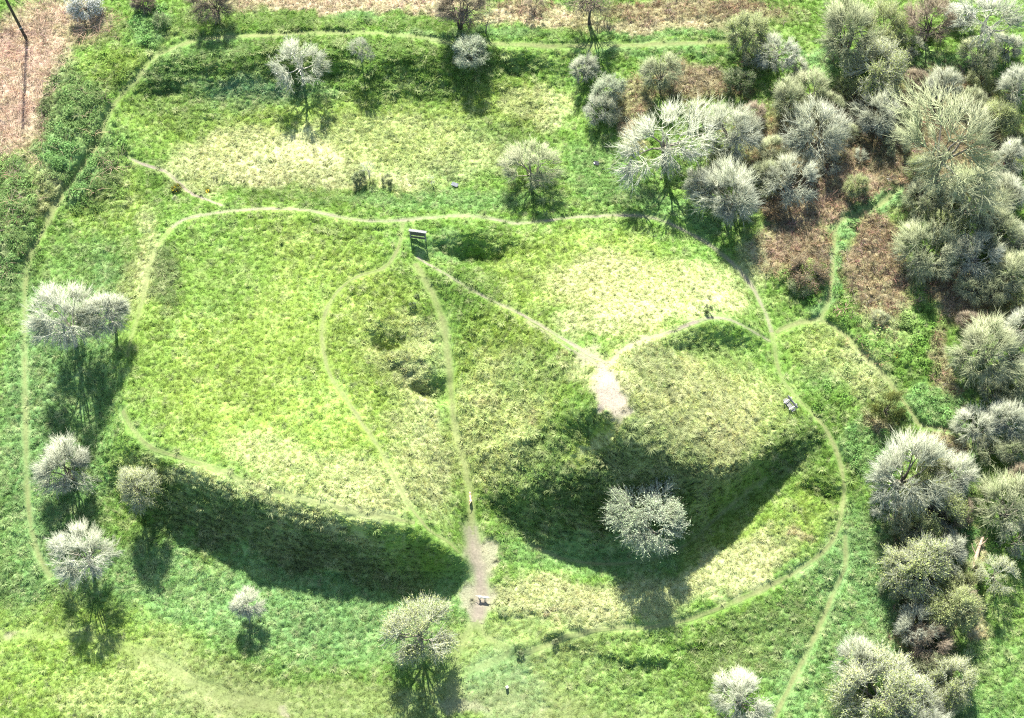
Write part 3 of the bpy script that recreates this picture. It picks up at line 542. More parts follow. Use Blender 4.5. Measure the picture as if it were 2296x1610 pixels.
def tree_meshes(form, seed):
    r = np.random.default_rng(seed); th, hc, rz, nl, ns, up, low, nb, nt = FORMS[form]
    tv, tf = [], []; cen = np.array([0, 0, hc])
    lob = unit(r.normal(0, 1, (9, 3))); lw = r.uniform(-.42, .34, 9); lo2 = unit(r.normal(0, 1, (16, 3))); lw2 = r.uniform(-.34, .26, 16)
    def env(d):      # lobed, uneven crown envelope
        d = unit(d); k = 1 + (np.clip(d @ lob.T, 0, 1) ** 3) @ lw + (np.clip(d @ lo2.T, 0, 1) ** 12) @ lw2
        return k / np.sqrt(d[..., 0] ** 2 + d[..., 1] ** 2 + (d[..., 2] / rz) ** 2)
    starts = []
    if ns == 1:
        bend = r.normal(0, .06, 2); P = [(0, 0, -.08), (bend[0] * .4, bend[1] * .4, th * .5), (bend[0], bend[1], th)]
        tube(tv, tf, P, [.07, .055, .047], 8); starts = [np.array(P[-1])] * nl
        for k in range(5):
            a = k * 1.26 + .3; tube(tv, tf, [(0, 0, .06), (math.cos(a) * .12, math.sin(a) * .12, -.06)], [.04, .012], 5)
    else:
        for k in range(ns):
            a = 6.283 * k / ns + r.uniform(-.3, .3); e = np.array([math.cos(a) * .1, math.sin(a) * .1, th]) * r.uniform(.9, 1.3)
            tube(tv, tf, [(math.cos(a) * .03, math.sin(a) * .03, -.06), e], [.042, .034], 6); starts.append(e)
        starts = [starts[i % ns] for i in range(nl)]
    nodes = []
    for i in range(nl):
        a = i * 2.4 + r.uniform(-.4, .4); el = r.uniform(-.1, 1.1) if i else 1.4
        d0 = np.array([math.cos(a) * math.cos(el), math.sin(a) * math.cos(el), math.sin(el) * rz]); tip = cen + unit(d0) * env(d0) * .66
        p0 = starts[i]; L1 = np.linalg.norm(tip - p0); d = unit(tip - p0); pts = [p0]
        for _ in range(5):
            d = unit(unit(tip - pts[-1]) * .6 + d * .5 + r.normal(0, .16, 3)); pts.append(pts[-1] + d * L1 / 5)
        tube(tv, tf, pts, [.034, .027, .021, .016, .011, .007], 5)
        for k in range(1, 6): nodes.append(pts[k]); nodes.append(.5 * (pts[k] + pts[k-1]))
    nodes = np.array(nodes)
    # boughs reach evenly through the crown
    i = np.arange(nb) + .5; zc = 1 - (1 - low) * i / nb; az = i * 2.399963 + r.normal(0, .25, nb)
    D = np.stack([np.sqrt(np.clip(1 - zc ** 2, 0, 1)) * np.cos(az), np.sqrt(np.clip(1 - zc ** 2, 0, 1)) * np.sin(az), zc * rz], -1) + r.normal(0, .08, (nb, 3))
    Kc = unit(r.normal(0, 1, (15, 3))) * np.array([1, 1, rz]); Dn = unit(D); near = Kc[(Dn @ unit(Kc).T).argmax(1)]; D = Dn * np.array([1, 1, 1]) * .62 + unit(near) * .38
    E = cen + unit(D) * (env(D) * r.uniform(.5, .84, nb))[:, None]; E[:, 2] = np.maximum(E[:, 2], .08)
    dist = np.linalg.norm(E[:, None] - nodes[None], axis=2) + .5 * np.maximum(0, np.linalg.norm(nodes - cen, axis=1)[None] - np.linalg.norm(E - cen, axis=1)[:, None])
    S = nodes[dist.argmin(1)]; bend = r.normal(0, .09, (nb, 3)) * np.linalg.norm(E - S, axis=1)[:, None]
    M1 = S + (E - S) * .35 + bend; M2 = S + (E - S) * .7 + bend * .8
    CV, CF, off = [], [], 0
    def add(vf):
        nonlocal off
        CV.append(vf[0]); CF.append(vf[1] + off); off += len(vf[0])
    add(prisms(S, M1, .013, .010)); add(prisms(M1, M2, .010, .0075)); add(prisms(M2, E, .0075, .005))
    # twigs
    idx = np.repeat(np.arange(nb), nt); n = len(idx); t = r.uniform(0, 1, n)[:, None]
    A = np.where(t < .5, M1[idx] + (M2[idx] - M1[idx]) * (t * 2), M2[idx] + (E[idx] - M2[idx]) * (t * 2 - 1))
    o = unit(A - cen); d = unit(o * .75 + r.normal(0, .45, (n, 3)) + np.array([0, 0, .45 * up]) + .25 * unit(E - S)[idx])
    lim = np.clip(env(o) * r.uniform(.85, 1.28, n) - np.linalg.norm(A - cen, axis=1), .06, .46)
    L = np.minimum(r.uniform(.2, .42, n), lim + .08)[:, None]
    B1 = A + d * L * .5; d2 = unit(d + r.normal(0, .3, (n, 3)) + np.array([0, 0, .35 * up])); B2 = B1 + d2 * L * .5
    B1[:, 2] = np.maximum(B1[:, 2], .02); B2[:, 2] = np.maximum(B2[:, 2], .02)
    add(prisms(A, B1, .0058, .0044)); add(prisms(B1, B2, .0044, .0022))
    k4 = 9; j = np.repeat(np.arange(n), k4); m = len(j); t = r.uniform(.1, 1, m)[:, None]
    Q = np.where(t < .5, A[j] + (B1[j] - A[j]) * t * 2, B1[j] + (B2[j] - B1[j]) * (t * 2 - 1))
    d4 = unit(d2[j] * .8 + o[j] * .35 + r.normal(0, .38, (m, 3))); T4 = Q + d4 * r.uniform(.09, .25, m)[:, None]; T4[:, 2] = np.maximum(T4[:, 2], .02)
    add(spikes(Q, T4, .0029))
    c = Q + (T4 - Q) * r.uniform(.3, 1.1, m)[:, None]; aa = unit(r.normal(0, 1, (m, 3))); bb = unit(np.cross(aa, r.normal(0, 1, (m, 3)))); sz = .019 * r.uniform(.6, 1.5, m)[:, None]
    lv = np.stack([c - aa * sz, c + bb * sz * .6, c + aa * sz, c - bb * sz * .6], 1).reshape(-1, 3); lf = np.arange(4 * m).reshape(-1, 4)
    def fin(me): me.materials.append(M_t['grey']); return me
    tme = bpy.data.meshes.new('trunk'); tme.from_pydata([tuple(x) for x in tv], [], tf); tme.update(); tme.polygons.foreach_set('use_smooth', [True] * len(tme.polygons))
    return fin(tme), fin(fast_mesh('crown', np.vstack(CV), np.vstack(CF))), (lv, lf), hc
M_t = dict(
 pale=mat('twig_pale', (.385,.40,.295), nscale=1.6, nvar=.2, alt=(.33,.355,.235)), grey=mat('twig_grey', (.34,.36,.265), nscale=1.6, nvar=.22, alt=(.31,.325,.21)),
 olive=mat('twig_olive', (.32,.335,.20), nscale=1.6, nvar=.22, alt=(.26,.30,.15)), brown=mat('twig_brown', (.25,.205,.145), nscale=1.6, nvar=.3, alt=(.21,.18,.11)),
 dark=mat('bark_dark', (.085,.075,.055), nscale=4, nvar=.3), bark=mat('bark_grey', (.19,.17,.13), nscale=4, nvar=.35, alt=(.12,.115,.075)), white=mat('bark_white', (.36,.345,.275), nscale=3, nvar=.25, alt=(.34,.32,.25)),
 lbud=mat('leaf_bud', (.34,.37,.15), nscale=2, nvar=.3, trans=.35, alt=(.24,.29,.08)), lpale=mat('leaf_silvery', (.33,.385,.245), nscale=2, nvar=.3, trans=.3, alt=(.24,.31,.15)),
 livy=mat('leaf_ivy', (.075,.135,.035), nscale=2, nvar=.4, trans=.2, alt=(.05,.09,.025)), lblos=mat('blossom', (.75,.75,.70), nscale=2, nvar=.15, trans=.2), lgreen=mat('leaf_green', (.085,.20,.045), nscale=2, nvar=.3, trans=.3),
 lgorse=mat('leaf_gorse', (.085,.115,.03), nscale=3, nvar=.4, alt=(.14,.15,.035)), lyel=mat('flower_yellow', (.78,.58,.03), nscale=3, nvar=.15), lbrown=mat('leaf_brown', (.20,.13,.06), nscale=3, nvar=.4, alt=(.13,.11,.05)))
VAR = {}
def variant(form, seed, leaf):
    seed = seed % 3 if form in ('dome', 'round') else seed % 2
    k = (form, seed)
    if k not in VAR: VAR[k] = list(tree_meshes(form, 100 + seed * 7 + len(form)))
    v = VAR[k]
    if leaf and isinstance(v[2], tuple):
        v[2] = fast_mesh('foliage', *v[2]); v[2].materials.append(M_t['grey'])
    return v[0], v[1], (v[2] if leaf else None), v[3]
STYLE = {  # twig, bark, foliage material, leaves per twig, leaf size
 'pale': ('pale','bark',None,0,0), 'white': ('pale','white',None,0,0), 'grey': ('grey','bark',None,0,0), 'olive': ('olive','bark',None,0,0), 'brown': ('brown','dark',None,0,0),
 'bud': ('olive','bark','lbud',1,.028), 'palebud': ('pale','bark','lbud',1,.028), 'silver': ('pale','bark','lpale',1,.028), 'ivy': ('olive','dark','livy',1,.028), 'blossom': ('grey','dark','lblos',1,.028),
 'green': ('olive','dark','lgreen',1,.028), 'gorse': ('lgorse','dark','lgorse',1,.028), 'bracken': ('brown','dark','lbrown',1,.028) }
trng = random.Random(9)
def plant(name, cat, u, v, rpx, form, style, label, seed=0, sz=1.0, group=None, lean=0.0):
    tw, bk, lfm, nleaf, ls = STYLE[style]
    tm, cm, lm, hc = variant(form, seed, nleaf)
    r = rpx * MPP * (1.1 if u > 1480 else .93)
    x, y, z = G(u, v, hc * r * sz)
    root = bpy.data.objects.new(name, None); col.objects.link(root); root.empty_display_size = .3
    root.location = (x, y, H(x, y)); root.scale = (r * trng.uniform(.92, 1.12), r * trng.uniform(.92, 1.12), r * sz); root.rotation_euler = (trng.uniform(-.09, .09), trng.uniform(-.09, .09), trng.uniform(0, 6.283))
    parts = [('trunk', tm, bk), ('crown', cm, tw)] + ([('foliage', lm, lfm)] if lm else [])
    for nm, me, mk in parts:
        o = bpy.data.objects.new(nm, me); col.objects.link(o); o.parent = root
        o.material_slots[0].link = 'OBJECT'; o.material_slots[0].material = M_t[mk]
    tag(root, label, cat, group)
    return root
T = lambda *a, **k: plant('tree', 'tree', *a, **k)
B = lambda *a, **k: plant('shrub', 'shrub', *a, **k)
# left of the bailey and the lawn
T(140,722,88,'high','white','large pale leafless tree at the far left, its crown reaching the worn path',0,.95)
T(238,690,66,'high','white','tall pale leafless tree between the large far left tree and the bailey',1,1.0)
T(146,1047,88,'dome','pale','broad pale bare tree at the left, in front of the long tree shadow',1,1.35)
T(297,1097,62,'high','palebud','yellow-green budding tree at the left end of the shaded bank',1,1.0)
T(185,1247,70,'high','pale','beige bare tree on the lower left lawn, below the budding tree',0,.95)
T(550,1357,46,'high','white','small whitish bare tree alone on the lawn below the shaded bank',1,.85)
T(942,1427,84,'round','palebud','wide pale budding tree at the bottom, left of the bare earth path',3,1.05)
T(1453,1150,82,'round','silver','silvery green leafy tree standing in the shadow of the motte',0,.8)
T(1665,1568,64,'round','pale','pale bare tree at the bottom edge, right of centre',1)
# north bank and field
T(672,140,76,'spread','white','wide spreading bare tree with pale twisted limbs on the outer bank',1,.8)
T(807,110,30,'spread','white','thin small bare tree right of the spreading tree on the outer bank',2,1.6)
T(1030,20,78,'tall','brown','bare tree with a dark trunk behind the far path',1,.9)
T(1088,45,32,'sapling','olive','slender bare sapling just right of the dark trunked tree',1)
T(1060,118,48,'tall','silver','soft grey-green feathery tree on the near side of the far path',2,.8)
T(1325,-5,92,'open','brown','bare tree with crooked dark trunk at the top edge, right of centre',1,1.0)
T(1196,12,30,'open','brown','small brown bare tree at the top edge beside pink litter',2)
T(480,0,66,'tall','brown','brown many stemmed tree at the top edge above the path bend',3,.9)
B(318,8,44,'dome','brown','brownish bare shrub at the top edge, left of the path bend',1)
B(192,12,50,'dome','blossom','white blossoming shrub at the top left corner',2)
B(360,50,34,'bush','green','bright green leafy bush in the hedge by the path bend',1,1.2)
T(1195,375,72,'tall','olive','large round grey-brown tree alone above the rim path',4,.8)
T(826,378,24,'sapling','white','white stemmed sapling in the small group on the north field',2)
T(806,398,24,'tall','ivy','ivy covered sapling beside the white stemmed one',1,.9)
B(870,406,17,'bush','ivy','dark rounded bush right of the white sapling',2,1.6)
T(967,402,14,'sapling','grey','tiny lone sapling on the field above the notice board',3)
B(484,400,9,'bush','olive','small olive shrub on the pale field left of the saplings',2,1.5)
B(396,424,20,'bush','gorse','dark gorse bush beside the narrow earth path',3)
B(392,445,11,'bush','olive','low twiggy bush below the dark gorse',1)
B(465,430,11,'bush','gorse','small gorse with yellow flowers right of the earth path',4)
B(700,430,9,'bush','gorse','little flowering gorse on the field above the rim path',1)
B(1588,697,10,'bush','ivy','small dark bush at the crook of the stepped motte path',2,2.2)
B(935,665,9,'bush','green','small green bush at the head of the ditch slope',3,1.6)
B(925,685,10,'bush','green','green bush below the small one on the ditch slope',4,1.4)
B(905,757,9,'bush','green','low green bush between the two hollows of the slope',1,1.4)
# thicket at the top centre right
T(1312,152,48,'tall','grey','grey feathery tree at the top of the isolated clump',1,.8)
T(1360,205,52,'tall','silver','greenish tree in the middle of the isolated clump',3,.8)
T(1352,250,46,'dome','grey','grey twiggy tree at the front of the isolated clump',3,1.3)
T(1482,158,50,'round','olive','grey-olive tree between the isolated clump and the budding willow',4)
T(1676,72,55,'tall','bud','yellow-green willow with dark stems above the black shadow',1,.9)
T(1742,112,46,'tall','grey','pale grey tree right of the yellow-green willow',2,.8)
B(1660,180,44,'bush','ivy','dark thicket bush at the foot of the willow',3,1.1)
T(1902,72,100,'dome','olive','very large grey-olive tree in the top right wood',1,1.15)
T(1985,62,58,'dome','bud','olive budding tree leaning on the very large one',3,1.2)
T(2088,48,60,'tall','brown','dark brown-grey tree with a black trunk at the top right',2,.9)
B(2150,38,42,'dome','blossom','blossom speckled shrub beside the pale limbed tree',1)
T(2225,45,84,'open','white','bare tree with long pale limbs at the top right corner',3)
T(1968,162,74,'dome','palebud','pale yellow-grey tree at the end of the green ride',2,1.1)
T(2112,192,52,'dome','grey','grey shrub-like tree below the blossom shrub',4,1.1)
T(2285,190,52,'round','grey','grey tree cut by the right edge near the top',2)
T(1765,225,58,'dome','olive','olive-grey tree left of a similar smaller one',4,1.2)
T(1820,205,46,'dome','olive','smaller olive-grey tree touching its larger neighbour',3,1.3)
T(1972,262,62,'dome','grey','grey round tree above the brown slope',1,1.15)
T(1836,308,76,'dome','pale','whitish spiky tree, brightest in the middle of the wood',2,1.1)
B(2042,268,34,'bush','ivy','green ivy bush right of the grey round tree',1,1.4)
T(1497,318,104,'spread','pale','big spreading whitish tree with visible limbs at the wood edge',0,.72)
T(1640,300,70,'round','grey','brown-grey tree behind the yellow-green one',4)
T(1606,352,30,'tall','bud','small bright yellow-green tree between grey crowns',3,.9)
T(1645,442,82,'dome','pale','pale silvery tree at the lower left tip of the wood',4,1.2)
T(1582,428,46,'dome','grey','small grey tree left of the pale silvery tip tree',2,1.2)
T(1772,402,62,'dome','grey','grey-olive tree between the whitish spiky tree and the bracken',3,1.1)
T(1708,395,44,'dome','olive','olive tree right of the pale silvery tip tree',1,1.2)
T(1726,340,40,'dome','olive','low olive tree left of the whitish spiky tree',2)
T(1916,422,34,'dome','bud','small yellowish tree above the bracken and grass path',4,1.2)
T(2128,330,114,'spread','olive','huge olive-grey tree with dark limbs in the right wood',2,1.1)
T(2236,262,52,'dome','bud','olive budding tree above the huge dark limbed one',1)
T(2262,348,48,'dome','grey','grey tree between the huge one and the right edge',4)
T(2172,450,78,'dome','olive','dark olive-grey tree below the huge dark limbed one',3)
T(2268,436,52,'dome','grey','grey tree at the right edge beside the dark olive one',1)
T(2071,566,72,'dome','olive','pale olive round tree over the brown bracken slope',2,1.1)
T(2192,566,54,'dome','white','white limbed grey tree right of the round bracken slope tree',3,1.2)
T(2262,612,56,'dome','olive','olive tree at the right edge below the white limbed one',4,1.1)
T(2214,782,88,'dome','olive','big round grey-green tree with a green bush at its foot',1,1.1)
B(2155,826,24,'bush','green','bright green bush at the foot of the big round tree',2,1.2)
T(2288,735,46,'dome','grey','grey tree at the right edge above the big round one',2)
T(2252,940,58,'dome','pale','pale tree at the right edge below the big round one',4,1.1)
T(2190,962,48,'dome','pale','pale tree left of the pale right edge tree',3)
T(2282,1000,44,'dome','olive','olive tree at the right edge beside two pale ones',1)
T(1990,912,34,'bush','gorse','dark evergreen bush tree beside the narrow bramble path',2,1.9)
T(2032,1065,96,'dome','grey','large dense grey tree where the lower right wood begins',2,1.15)
T(2140,1078,64,'dome','pale','whitish tree right of the large dense grey one',1,1.1)
T(2090,1128,62,'dome','bud','yellowish budding tree in front of the large dense grey one',2,1.1)
T(2262,1135,68,'dome','olive','pale olive tree at the right edge, beyond the green strip',3,1.1)
T(2055,1262,78,'dome','palebud','pale yellow-white tree in the middle of the lower right wood',1,1.2)
T(2120,1238,50,'dome','white','white limbed tree behind the pale yellow-white one',4,1.2)
T(2130,1372,60,'dome','bud','yellow-green budding tree in the lower right wood',4,1.1)
T(2050,1400,46,'dome','white','white branched tree above the black hollow',2,1.2)
T(2085,1432,46,'dome','brown','dark grey tree over the black hollow',3,1.1)
T(2235,1292,38,'open','palebud','thin pale tree on the open slope at the right',4)
T(2178,1285,26,'dome','bud','small yellowish tree left of the thin slope tree',2)
T(1930,1492,60,'dome','white','white tree at the lower right, nearest the lawn',1,1.2)
T(1965,1560,82,'dome','palebud','broad yellowish-grey tree at the lower right edge of the picture',3,1.1)
T(2062,1560,50,'dome','white','white twigged tree right of the broad yellowish one',1,1.2)
T(2140,1535,48,'dome','palebud','pale tree standing last before the right meadow',2,1.2)
T(2060,1625,70,'dome','grey','grey tree cut by the bottom edge at the right',4)
B(1810,612,40,'bush','bracken','brown leafy thicket beside the bright grass path',2,1.1)
B(1795,640,26,'bush','ivy','dark green bush below the brown thicket',4,1.1)
B(1735,475,34,'bush','bracken','brown bush behind the pale silvery tip tree',1)
B(1975,715,26,'bush','olive','pale twiggy bush above the bramble path',3,1.1)
B(1165,1466,13,'bush','green','dark green bush at the end of the long curving path',3,1.0)
B(1130,1372,12,'bush','green','low green bush right of the pale dog',2,.9)
B(1245,1440,12,'bush','ivy','dark round bush on the low mound near the bottom',1,1.2)

# ------------------------------------------------------------------ small things
def box_vf(c, s, rot=None):
    V = [np.array([x * s[0] / 2, y * s[1] / 2, z * s[2] / 2]) for x in (-1, 1) for y in (-1, 1) for z in (-1, 1)]
    if rot is not None:
        ca, sa = math.cos(rot), math.sin(rot); V = [np.array([v[0], v[1] * ca - v[2] * sa, v[1] * sa + v[2] * ca]) for v in V]
    return [v + np.array(c) for v in V], [(0,1,3,2),(4,6,7,5),(0,4,5,1),(2,3,7,6),(0,2,6,4),(1,5,7,3)]
def part(name, m, parent, *vfs, bevel=.008):
    V, F = [], []
    for v, f in vfs:
        k = len(V); V += list(v); F += [tuple(i + k for i in q) for q in f]
    o = add_mesh(name, V, F, m, parent)
    if bevel: b = o.modifiers.new('bevel', 'BEVEL'); b.width = bevel; b.segments = 1
    return o
def empty(name, u, v, rz=0, dz=0.0):
    x, y, _ = G(u, v); o = bpy.data.objects.new(name, None); col.objects.link(o); o.empty_display_size = .3
    o.location = (x, y, H(x, y) + dz); o.rotation_euler = (0, 0, rz); return o
M_wood = mat('weathered_wood', (.19,.185,.18), nscale=14, nvar=.25, alt=(.18,.175,.165)); M_wood2 = mat('pale_timber', (.40,.385,.345), nscale=12, nvar=.15, alt=(.5,.48,.42)); M_wood3 = mat('board_face', (.10,.10,.08), nscale=12, nvar=.2)
M_pole = mat('creosoted_pole', (.055,.05,.035), nscale=10, nvar=.3); M_band = mat('galvanised_band', (.45,.46,.46), nscale=10, nvar=.1, rough=.5)
M_sheet = mat('bitumen_sheet', (.045,.05,.058), nscale=12, nvar=.25); M_sheet2 = mat('bitumen_grey', (.22,.23,.24), nscale=12, nvar=.25); M_spot = mat('white_spot', (.8,.8,.8), nscale=10, nvar=.05)
M_tan = mat('tan_fur', (.62,.42,.22), nscale=9, nvar=.2, alt=(.70,.52,.31)); M_cream = mat('cream_fur', (.62,.56,.46), nscale=9, nvar=.1, alt=(.55,.48,.38)); M_collar = mat('collar', (.10,.05,.03), nscale=20, nvar=.1)
M_stone = mat('stone', (.42,.41,.42), nscale=7, nvar=.2, bump=.3); M_log = mat('dead_wood', (.36,.27,.19), nscale=7, nvar=.3, bump=.3)

# notice board by the path junction
nb = empty('notice_board', 938, 538, R(-9))
tag(nb, 'weathered wooden notice board with a narrow grey roof beside the path junction', 'notice board')
for sx in (-.78, .78): part('post', M_wood, nb, box_vf((sx, 0, .72), (.1, .1, 1.56)))
for k in range(4): part('board', M_wood3, nb, box_vf((0, .03 * (k % 2) * .3, 1.36 - k * .155), (1.5, .035, .148)))
for k in range(3): part('lower_board', M_wood3, nb, box_vf((0, .006 * k, .58 - k * .13), (1.5, .035, .122)))
roof = part('roof', M_wood, nb, box_vf((0, .10, 1.535), (1.78, .30, .03), R(-14)))
for k in range(3): part('roof_plank', M_wood, roof, box_vf((0, .005 + .097 * k, 1.583 - .0235 * k), (1.8, .09, .022), R(-14)), bevel=.004)
part('fascia', M_wood2, roof, box_vf((0, -.055, 1.568), (1.8, .024, .07)))

# bench on the east slope of the motte
ax, ay, _ = G(1760, 894); bx_, by_, _ = G(1782, 923); ang = math.atan2(by_ - ay, bx_ - ax)
be = empty('bench', 1769, 912, ang)
tag(be, 'grey wooden bench with two pale arm supports beside the path east of the motte', 'bench')
for k in range(3): part('seat_slat', M_wood, be, box_vf((0, -.20 + .155 * k, .45), (1.5, .12, .045)))
for k in range(2): part('back_slat', M_wood, be, box_vf((0, .28 + .035 * k, .62 + .19 * k), (1.5, .045, .14), R(-10)))
for sx in (-.42, .42):
    su = part('support', M_wood2, be, box_vf((sx, -.24, .21), (.09, .1, .43)), box_vf((sx, .36, .44), (.09, .09, .9), R(-8)), box_vf((sx, .06, .405), (.09, .52, .05)))
    part('armrest', M_wood2, su, box_vf((sx, -.14, .68), (.10, .62, .045))); part('arm_post', M_wood2, su, box_vf((sx, -.36, .55), (.08, .08, .24)))

# corrugated sheets laid out in the grass
def sheet(u, v, rz, m, label, spot, sx=.62, sy=.52, tx=0.0):
    o0 = empty('corrugated_sheet', u, v, rz, .3); o0.rotation_euler = (tx, 0, rz)
    n = 36; xs = np.linspace(-sx / 2, sx / 2, n); zz = .022 * np.sin(xs / sx * 2 * math.pi * 7); V = []; F = []
    for dz in (0, -.008):
        for y in (-sy / 2, sy / 2): V += [(x, y, z + dz) for x, z in zip(xs, zz)]
    for i in range(n - 1):
        F += [(i, i + 1, n + i + 1, n + i), (2 * n + i, 3 * n + i, 3 * n + i + 1, 2 * n + i + 1), (i, 2 * n + i, 2 * n + i + 1, i + 1), (n + i, n + i + 1, 3 * n + i + 1, 3 * n + i)]
    F += [(0, n, 3 * n, 2 * n), (n - 1, 3 * n - 1, 4 * n - 1, 2 * n - 1)]
    o = add_mesh('sheet', V, F, m, o0)
    if spot:
        k = 14; add_mesh('number_spot', [(spot[0] + .07 * math.cos(6.283 * i / k), spot[1] + .07 * math.sin(6.283 * i / k), .027) for i in range(k)], [tuple(range(k))], M_spot, o0)
    tag(o0, label, 'sheet', 'corrugated sheets laid in the grass'); return o0
sheet(120, 241, R(-15), M_sheet, 'black corrugated sheet with white spot, upper one on the left bank', (-.06, -.16), .5, .54)
sheet(95, 335, R(-8), M_sheet, 'black corrugated sheet with white spot, lower one on the left bank', (.14, -.2), .46, .5)
sheet(1020, 417, R(-24), M_sheet2, 'grey corrugated sheet without a spot on the field above the rim path', None, .72, .42, .1)
sheet(1337, 369, R(-12), M_sheet, 'black corrugated sheet in the grass below the isolated clump of trees', (-.22, -.06), .6, .48)

# telegraph pole in the reeds
pl = empty('telegraph_pole', 62, 93); pl.rotation_euler = (0, R(-2.5), 0)
tag(pl, 'dark wooden telegraph pole standing in dead reeds at the top left corner', 'pole')
V, F = [], []; tube(V, F, [(0, 0, -.3), (0, 0, 3), (0, 0, 7), (0, 0, 10.5)], [.17, .16, .14, .12], 14); add_mesh('shaft', V, F + [tuple(range(3 * 14, 4 * 14))], M_pole, pl, True)
V, F = [], []; tube(V, F, [(0, 0, 2.35), (0, 0, 2.5)], [.18, .18], 14); add_mesh('band', V, F, M_band, pl, True)
part('crossarm', M_pole, pl, box_vf((0, .16, 9.9), (1.6, .1, .1)))
for sx in (-.7, -.3, .3, .7):
    V, F = [], []; tube(V, F, [(sx, .16, 9.95), (sx, .16, 10.06), (sx, .16, 10.14)], [.03, .04, .02], 8); add_mesh('insulator', V, F, M_band, pl, True)

# wooden marker post, boulder, fallen log
mp = empty('marker_post', 1137, 1543, R(38)); tag(mp, 'short square wooden marker post on the lawn at the bottom', 'post')
part('shaft', M_log, mp, box_vf((0, 0, .16), (.2, .2, .46))); part('cap', M_wood2, mp, box_vf((0, 0, .405), (.23, .23, .03)))
def lump(name, u, v, s, m, label, cat, seed):
    import bmesh
    bm = bmesh.new(); bmesh.ops.create_icosphere(bm, subdivisions=3, radius=1); r = np.random.default_rng(seed); k = r.normal(0, 1, (8, 3))
    for q in bm.verts:
        c = np.array(q.co); f = 1 + .13 * sum(math.sin(2.2 * float(c @ w)) for w in k) / 2; q.co = (c[0] * s[0] * f, c[1] * s[1] * f, c[2] * s[2] * f)
    me = bpy.data.meshes.new(name); bm.to_mesh(me); bm.free(); me.materials.append(m)
    x, y, _ = G(u, v); o = bpy.data.objects.new(name, me); col.objects.link(o); o.location = (x, y, H(x, y) + s[2] * .55); tag(o, label, cat); return o
lump('boulder', 2002, 724, (.24, .34, .3), M_stone, 'grey rounded boulder in the grass above the bramble path', 'boulder', 3)
fl = empty('fallen_log', 2190, 1243, R(72), .3); tag(fl, 'broken brown fallen log at the edge of the right hand slope', 'log')
V, F = [], []; tube(V, F, [(-1.6, 0, .1), (-.5, .1, .15), (.6, 0, .12), (1.7, -.15, .2)], [.2, .19, .16, .11], 9); add_mesh('stem', V, F + [tuple(range(9)), tuple(range(27, 36))], M_log, fl, True)
for q in ((-.3, .1, 1.0), (.7, 0, -.8)):
    V, F = [], []; tube(V, F, [(q[0], q[1], .15), (q[0] + .5, q[1] + .5 * q[2], .4), (q[0] + .9, q[1] + .7 * q[2], .5)], [.07, .05, .02], 6); add_mesh('branch', V, F, M_log, fl, True)

# gorse flowers on the flowering bushes
def flowers(root, n, seed, top=.75):
    r = np.random.default_rng(seed); V = []; F = []
    for i in range(n):
        th = r.uniform(0, 6.283); q = math.sqrt(r.uniform()) * .62; c = np.array([math.cos(th) * q, math.sin(th) * q + .1, top - .35 * q + r.normal(0, .06)])
        a = unit(r.normal(0, 1, 3)); b = unit(np.cross(a, r.normal(0, 1, 3))); s = .10 * r.uniform(.6, 1.3); k = len(V)
        V += [c - a * s, c + b * s * .8, c + a * s, c - b * s * .8]; F.append((k, k + 1, k + 2, k + 3))
    o = add_mesh('flowers', V, F, M_t['lyel'], root); o['kind'] = 'stuff'; return o
for o in [o for o in col.objects if o.get('label', '').startswith(('small gorse with', 'little flowering'))]: flowers(o, 90, 3)
for o in [o for o in col.objects if o.get('label', '').startswith('dark gorse bush')]: flowers(o, 40, 5, .8)
flowers(B(2005,800,11,'bush','gorse','gorse with yellow flowers beside the upper bramble path',2,1.0), 80, 7)
flowers(B(2008,948,10,'bush','gorse','gorse with yellow flowers under the dark evergreen bush',1,1.0), 80, 8)

T(2235,515,56,'dome','olive','olive-grey tree among crowns right of the dark olive tree',2,1.1)
T(2128,505,44,'dome','bud','greenish tree behind the round bracken slope tree',1,1.0)
T(2288,540,40,'dome','grey','grey crown at the right edge beside the white limbed tree',3,1.1)
T(2180,640,42,'dome','olive','low olive tree under the white limbed one',1,.9)
T(2290,860,44,'dome','olive','olive crown at the right edge beside the big round tree',2,1.1)
T(2070,450,46,'dome','olive','olive tree right of the small yellowish one',3,1.0)
T(2190,130,46,'dome','olive','olive tree below the pale limbed corner tree',2,1.0)
T(2262,105,44,'dome','grey','grey crown at the right edge under the pale limbed tree',1,1.0)
# scrub filling the wood between the taller crowns
SCRUB = [(1700,130,30),(1790,150,34),(1860,235,34),(1900,190,30),(2040,110,36),(2050,180,30),(1900,300,26),(1930,350,24),(2010,320,34),(2060,380,32),(1860,370,28),(1690,260,32),(1560,250,28),(1560,400,34),(2180,230,34),(2200,180,30),(2220,400,36),(2120,420,32),(2230,470,32),
 (2140,560,30),(2230,660,34),(2280,660,32),(2270,800,36),(2170,720,26),(2235,880,30),(2290,930,34),(2220,1010,34),(2090,1040,34),(1985,1130,34),(2150,1150,36),(2030,1180,34),(2110,1190,32),(2010,1310,30),(2120,1310,36),(2080,1340,32),(2170,1350,26),(2090,1490,34),(2010,1510,34),(2110,1580,36),(1905,1590,34),(2280,1210,34),(2285,1075,34)]
for i, (u, v, rp) in enumerate(SCRUB):
    plant('shrub', 'shrub', u, v, rp, ('dome', 'bush', 'dome')[i % 3], ('olive', 'grey', 'olive', 'bud', 'grey', 'brown')[i % 6], 'low twiggy scrub filling the wood between taller crowns', i, 1.1, 'understory scrub of the wood')
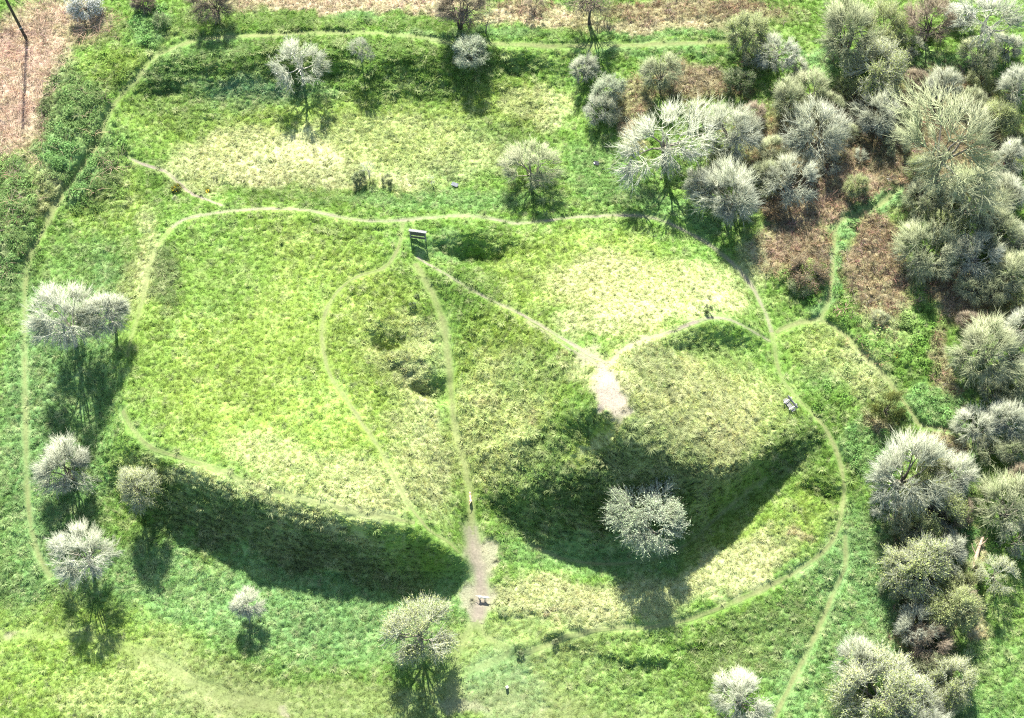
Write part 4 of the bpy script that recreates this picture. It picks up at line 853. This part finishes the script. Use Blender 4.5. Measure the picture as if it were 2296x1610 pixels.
# dogs
def dog(u, v, rz, m, label, head_z, tail, size, collar=None):
    S = [(-.28,0,.47,.095),(-.02,0,.455,.098),(.22,0,.46,.118),(.36,0,.46+.5*(head_z-.46),.075),(.47,0,head_z,.078),(.56,0,head_z-.03,.05),(.64,0,head_z-.045,.034)]
    E = [(i, i + 1) for i in range(6)]
    def chain(pts, root):
        k = root
        for p in pts: S.append(p); E.append((k, len(S) - 1)); k = len(S) - 1
    chain(tail, 0)
    for s, ph in ((1, .05), (-1, -.06)):
        chain([(.22,.085*s,.38,.062),(.22+ph*.6,.095*s,.22,.036),(.22+ph,.095*s,.06,.027),(.27+ph,.095*s,.028,.026)], 2)
        chain([(-.27,.09*s,.40,.078),(-.20-ph*.5,.1*s,.27,.048),(-.34-ph,.1*s,.16,.03),(-.31-ph,.1*s,.045,.026),(-.26-ph,.1*s,.028,.026)], 0)
        chain([(.45,.07*s,head_z+.07,.028),(.44,.10*s,head_z+.015,.018)], 4)
    me = bpy.data.meshes.new('dog'); me.from_pydata([p[:3] for p in S], E, []); me.materials.append(m)
    o = bpy.data.objects.new('dog', me); col.objects.link(o)
    sk = o.modifiers.new('skin', 'SKIN'); sk.use_smooth_shade = True
    for i, p in enumerate(S): me.skin_vertices[0].data[i].radius = (p[3], p[3]); me.skin_vertices[0].data[i].use_root = (i == 1)
    o.modifiers.new('sub', 'SUBSURF').levels = 2; o.modifiers['sub'].render_levels = 2
    x, y, _ = G(u, v); o.location = (x, y, float(bil(Z, np.array([x]), np.array([y]))[0]) + .02); o.rotation_euler = (0, 0, rz); o.scale = (size,) * 3
    tag(o, label, 'dog')
    V, F = [], []; tube(V, F, [(.605*1.04,0,head_z-.02),(.66,0,head_z-.045)], [.02,.024], 8); add_mesh('nose', V, F + [tuple(range(8, 16))], M_collar, o, True)
    if collar:
        V, F = [], []; zc = .46 + .5 * (head_z - .46); tube(V, F, [(.335,0,zc-.02),(.375,0,zc+.015)], [.092,.088], 14); add_mesh('collar', V, F, collar, o, True)
dog(1055, 1121, R(96), M_tan, 'tan dog with a dark collar walking up the ditch path', .60, [(-.36,.0,.5,.034),(-.47,.06,.52,.027),(-.58,.13,.5,.022),(-.66,.2,.47,.014)], 1.0, M_collar)
dog(1082, 1342, R(-8), M_cream, 'cream white dog standing on the bare earth by the lawn', .50, [(-.37,.0,.5,.032),(-.47,.02,.49,.026),(-.57,.04,.44,.02),(-.64,.06,.40,.013)], 1.05)
